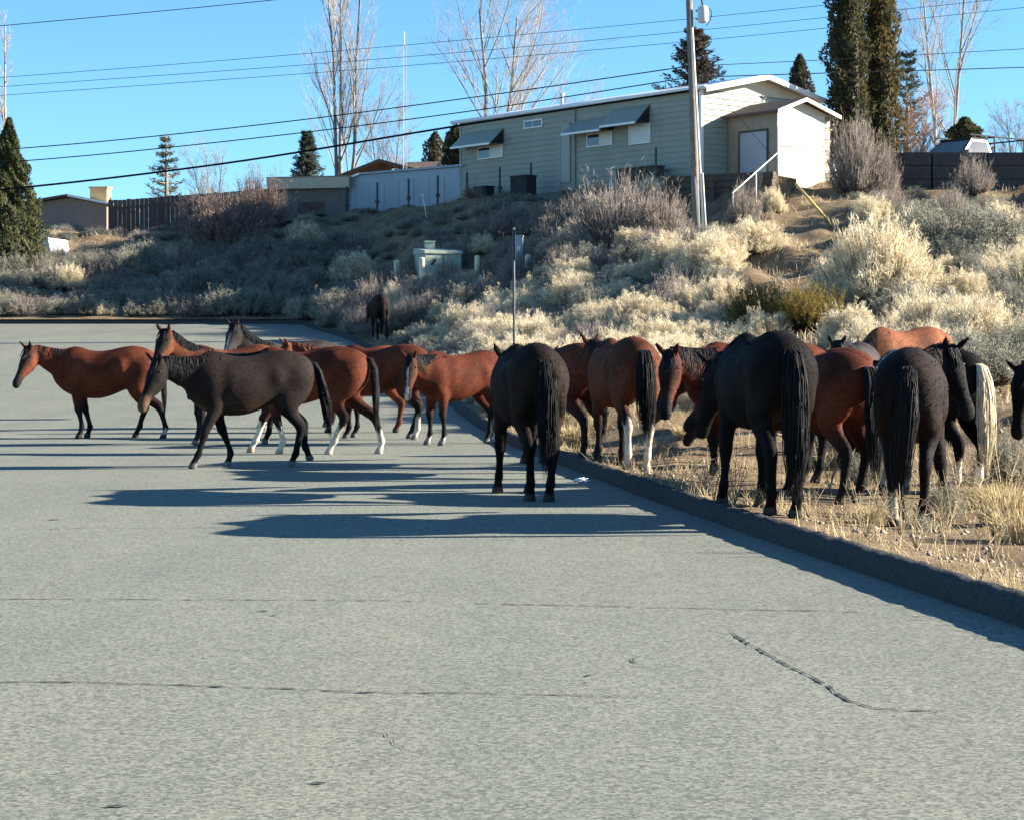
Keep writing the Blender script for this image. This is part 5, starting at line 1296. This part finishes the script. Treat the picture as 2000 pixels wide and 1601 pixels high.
    dv_ = np.tile(np.array([[-.75, 0, -.65]]), (nh, 1)) + rng.normal(0, .25, (nh, 3)); nn = no[pick]; dv_ -= nn * (dv_ * nn).sum(1, keepdims=True); dv_ /= np.linalg.norm(dv_, axis=1, keepdims=True) + 1e-6
    dv_ = dv_ + nn * rng.uniform(.12, .45, (nh, 1)); hl_ = rng.uniform(.014, .034, (nh, 1)) * np.where(co[pick, 2:3] < .5, .6, 1); c0_ = co[pick] + rng.normal(0, .006, (nh, 3)) - nn * .003
    sd2 = np.cross(dv_, nn) * .0032; Vh = np.stack([c0_ - sd2, c0_ + sd2, c0_ + dv_ * hl_], 1).reshape(-1, 3); Fh = np.arange(nh * 3).reshape(-1, 3)
    hme = mesh_tris('coat_hair', Vh, Fh, mat('horse_fur', (1, 1, 1), rough=.75, var=.15, scale=20, attr=True, spec=.08)); ah = hme.attributes.new('Col', 'FLOAT_COLOR', 'POINT')
    ch_ = np.repeat(ca[pick] * np.array([1, 1, 1, 1]) * np.clip(rng.normal(1.05, .35, (nh, 1)), .4, 2.0), 3, 0); ch_[:, 3] = 1; ah.data.foreach_set('color', ch_.astype(np.float32).ravel())
    obj('coat_hair', hme, root)
    hm = mat('horse_hair_%03d_%03d' % (int(coat['mane'][0] * 1000), int(coat['mane'][2] * 1000)), coat['mane'], rough=.65, var=.35, scale=14, spec=.15)
    # mane: locks along the crest, with the forelock
    N = int(430 * maned); P = np.zeros((N, 5, 3)); R = np.zeros((N, 5))
    for i in range(N):
        t = rng.uniform(.06, 1.0); j = t * 21; j0 = min(int(j), 20); fr = j - j0
        a, b = crest[j0], crest[j0 + 1]
        q = a[0].lerp(b[0], fr); S = a[1].lerp(b[1], fr); Lx = a[2].lerp(b[2], fr); Tn = a[3].lerp(b[3], fr); wd = a[4] * (1 - fr) + b[4] * fr
        sd_ = mane_side * (1 if rng.random() > .12 else -1)
        ln = rng.uniform(.14, .33) * (0.75 + .5 * math.sin(math.pi * t))
        o = -Lx * sd_
        for k in range(5):
            f = k / 4
            lat = min(1, f * 2.2) * (wd * .80 + .018) + .01 * math.sin(f * 6 + i)
            p = q - S * .018 + S * (.018 * math.sin(math.pi * min(1, f * 2))) + o * lat + Tn * rng.normal(0, .012) * f
            p = p + Vector((0, 0, -1)) * (max(0, f - .15) * ln)
            P[i, k] = p; R[i, k] = (.0045, .005, .0045, .0035, .0008)[k]
    M = 26; P2 = np.zeros((M, 5, 3)); R2 = np.zeros((M, 5))
    for i in range(M):
        s0 = q0 + U * .08 + Lh * rng.normal(0, .022) - H * .015; lt = rng.normal(0, .022); ln = rng.uniform(.14, .25)
        for k in range(5):
            f = k / 4
            P2[i, k] = s0 + H * (ln * f) + U * (.012 + .01 * math.sin(math.pi * f)) + Lh * (lt * f); R2[i, k] = (.010, .010, .009, .006, .0015)[k]
    mv = cat_tris([strands(P, R, 3, seed), strands(P2, R2, 3, seed + 1)])
    obj('mane', mesh_tris('mane', mv[0], mv[1], hm, True), root)
    # tail
    tm = hm if tail_col is None else mat('horse_tail_pale', tail_col, rough=.55, var=.3, scale=14)
    N = 540; P = np.zeros((N, 6, 3)); R = np.zeros((N, 6)); clump = rng.normal(0, 1, (24, 2))
    for i in range(N):
        ang = rng.uniform(0, 2 * math.pi); rr = math.sqrt(rng.random()); cl = clump[i % 24]; ln = tail_len * (.95 + .03 * cl[0]) * rng.uniform(.6, 1.03) * (1.0 if rr < .7 else .9); wv = rng.normal(0, .010)
        for k in range(6):
            f = (0, .1, .28, .52, .78, 1)[k]
            wdt = np.interp(f, [0, .12, .4, .75, 1], [.022, .045, .075, .07, .035]) * tail_wide
            x = -.775 - .085 * math.sin(min(1, f * 3.2) * math.pi / 2) - .03 * f + tail_swing[0] * f * f
            y = tail_swing[1] * f * f + cl[1] * .012 * f * tail_wide
            z = 1.275 + .03 * math.sin(min(1, f * 5) * math.pi) - ln * f ** 1.05
            P[i, k] = (x + math.cos(ang) * rr * wdt * .6, y + math.sin(ang) * rr * wdt + wv * math.sin(f * 7 + i), z)
            R[i, k] = (.0045, .0048, .0044, .0038, .0028, .0006)[k]
    tv = strands(P, R, 3, seed + 2)
    obj('tail', mesh_tris('tail', tv[0], tv[1], tm, True), root)
    em = mat('horse_eye', (.006, .005, .005), rough=.12, var=.0, spec=.6)
    for sg in (1, -1):
        bm = bmesh.new(); bmesh.ops.create_uvsphere(bm, u_segments=10, v_segments=6, radius=.018)
        e = bpy.data.meshes.new('eye'); bm.to_mesh(e); bm.free(); e.polygons.foreach_set('use_smooth', [True] * len(e.polygons))
        eo = obj('eye', e, root, mat=em); eo.location = q0 + H * .155 + U * .035 + Lh * (.090 * sg)
    return root
# ------------------------------------------------------------------ the herd
CHEST = dict(body=(.185, .052, .022), pts=(.10, .03, .014), face=(.15, .05, .024), muzzle=(.09, .04, .025), mane=(.11, .035, .016))
DBAY = dict(body=(.105, .034, .017), pts=(.012, .011, .011), face=(.02, .014, .012), muzzle=(.02, .016, .015), mane=(.012, .012, .013))
TANB = dict(body=(.20, .075, .036), pts=(.02, .017, .016), face=(.07, .04, .028), muzzle=(.03, .024, .022), mane=(.03, .027, .026))
GREYB = dict(body=(.050, .042, .038), pts=(.016, .015, .016), face=(.035, .033, .033), muzzle=(.03, .027, .026), mane=(.014, .014, .015))
LIGHT_H = (.15, .14, .13)
def pinto(part, a, b, c, col):
    if part == 'trunk' and (.30 + .1 * math.sin(c * 9) < a < .62 + .08 * math.sin(c * 7 + 1)) and c > .78: return WHITE
    if part == 'leg' and a in ('fl', 'fr'): return WHITE if c < .95 else col
    return col
G = {k: LIGHT_H for k in ('fl', 'fr', 'hl', 'hr')}
make_horse('bay horse with white star standing alone at the far lane, head turned', 210, 0, 23.8, 181, BAY, 1.0, (22, 12), (-58, 55), dict(hl=(-.34, .02, 0), hr=(.14, 0, 0), fl=(-.12, 0, 0), fr=(-.2, 0, 0)), dict(hl=.14), 'star', fat=1.12, seed=1, mane_side=-1, maned=.7)
make_horse('dark brown horse with tan muzzle walking in front of the bays', 492, 0, 18.0, 201, BROWN, .96, (14, 10), (-56, 38), dict(fl=(.24, 0, 0), fr=(-.26, 0, 0), hl=(.08, 0, 0), hr=(-.12, 0, .03, .7)), None, None, fat=1.05, seed=2, hoofs=G, tail_swing=(-.12, .05), belly=(.055, .034, .022))
make_horse('bay with dark raised head looking over the dark brown horse', 455, 0, 22.4, 205, DBAY, 1.02, (40, 8), (-50, 45), dict(fl=(.05, 0, 0), hl=(.1, 0, 0)), None, None, seed=3, hoofs=G)
make_horse('bright bay with four white feet stepping behind the dark brown horse', 604, 0, 20.4, 171, BAY, 1.0, (12, 0), (-50, 0), dict(hl=(.26, 0, 0), hr=(-.34, 0, 0), fl=(-.18, 0, 0), fr=(.28, 0, 0)), dict(fl=.32, fr=.40, hl=.36, hr=.30), 'star', seed=4, hoofs={k: (.40, .33, .24) for k in ('fl', 'fr', 'hl', 'hr')})
make_horse('chestnut horse with reddish mane half hidden behind the white-footed bay', 706, 0, 25.2, 184, CHEST, 1.0, (26, 0), (-58, 25), None, dict(fl=.2), None, seed=5)
make_horse('dark grizzled horse with head high at the back of the road group', 575, 0, 26.3, 200, GREYB, 1.06, (46, 5), (-52, 52), None, dict(hl=.12), 'strip', seed=6, hoofs=G)
make_horse('bay turned away with one white hind sock and brown-tinged tail', 746, 0, 23.7, 158, BAY, 1.02, (14, 0), (-45, 0), dict(hl=(-.05, 0, 0), hr=(.16, 0, 0)), dict(hl=.34), None, seed=7, hoofs=G, tail_wide=1.25, tail_swing=(.05, -.03))
make_horse('bay with white blaze facing forward beside the kerb', 903, 0, 22.4, 215, BAY, .96, (16, 22), (-62, 45), dict(fl=(-.06, 0, 0), fr=(.02, 0, 0), hl=(.06, 0, 0), hr=(.0, 0, 0)), dict(hl=.30, fl=.1, fr=.1), 'blaze', seed=8, hoofs=G)
make_horse('black horse seen from behind on the asphalt beside the kerb', 1030, 0, 14.25, 101, dict(BLACK, body=(.017, .0105, .008)), 1.0, (14, -4), (-50, 4), dict(hl=(.05, -.05, 0), hr=(-.06, .06, 0), fl=(.0, .05, 0)), None, None, seed=9, tail_wide=1.35, tail_len=1.08)
make_horse('bright bay seen from behind partly hidden by the black horse', 1092, 0, 18.3, 122, BAY, 1.02, (12, -42), (-50, -60), dict(hl=(-.1, 0, 0)), None, None, seed=10)
make_horse('dark bay seen from behind with two tall white hind stockings', 1216, 0, 16.8, 104, DBAY, 1.0, (18, 0), (-45, 8), dict(hl=(0, -.02, 0), hr=(0, .04, 0)), dict(hl=.50, hr=.46), None, seed=11, tail_wide=1.35, tail_len=1.0, hoofs={'hl': (.4, .33, .24), 'hr': (.4, .33, .24)})
make_horse('bay facing forward with dark forehead, peering past the big black horse', 1488, 0, 15.6, 200, BAY, 1.0, (16, 18), (-66, 50), None, None, None, seed=12)
make_horse('bay with long black tail standing behind the big black horse', 1586, 0, 14.05, 122, BAY, .95, (4, 6), (-50, 34), dict(hr=(.08, 0, 0)), None, None, seed=13, tail_wide=1.5, tail_len=1.12)
make_horse('big black horse seen from behind at the kerb with long tail', 1490, 0, 11.95, 99, BLACK, .98, (5, 2), (-66, 24), dict(hl=(.04, -.04, 0), hr=(-.04, .05, 0), fl=(0, .06, 0)), None, None, seed=14, tail_wide=1.45, tail_len=1.15)
make_horse('small dark grizzled horse facing forward between the bays', 1668, 0, 19.3, 250, GREYB, .92, (22, 0), (-58, 8), None, None, None, seed=15)
make_horse('black-brown horse seen from behind looking back over its shoulder', 1782, 0, 12.2, 76, dict(BROWN, muzzle=(.02, .018, .018)), .97, (24, -20), (-56, -146), dict(hl=(-.05, -.02, 0), hr=(.14, .02, 0), fr=(0, -.12, 0)), dict(hl=.26), None, seed=16, tail_wide=1.4, tail_len=1.12, tail_swing=(.02, .06), ears=(-.4, 0), belly=(.06, .028, .016))
make_horse('black and white pinto with cream tail behind the horse looking back', 1812, 0, 14.6, 116, BLACK, .97, (-22, 0), (-65, 0), None, dict(fl=.5, fr=.5, hl=.35, hr=.3), 'blaze', seed=17, tail_col=(.62, .53, .36), tail_wide=1.3, tail_len=1.1, patches=pinto)
make_horse('tan bay with dark mane grazing farthest up the verge', 1772, 0, 22.0, 212, TANB, 1.0, (-30, 0), (-62, 0), None, None, None, seed=18)
make_horse('bay with sunlit rump standing beyond the long-tailed bay', 1582, 0, 17.9, 158, BAY, 1.0, (-20, 0), (-55, 0), None, None, None, seed=19)
make_horse('brown bay whose back shows behind the big black horse', 1468, 0, 20.2, 188, DBAY, .97, (-25, 0), (-55, 0), None, None, None, seed=20)
make_horse('black horse with lowered head entering beside the pale sage', 2215, 0, 14.9, 196, BLACK, 1.0, (2, 5), (-72, 40), None, None, None, seed=21)
make_horse('lone dark horse walking away up the far roadside', 741, 0, 45.6, 102, BROWN, .95, (2, 8), (-50, 10), dict(hl=(.1, 0, 0), hr=(-.1, 0, 0)), None, None, seed=22, voxel=.022)
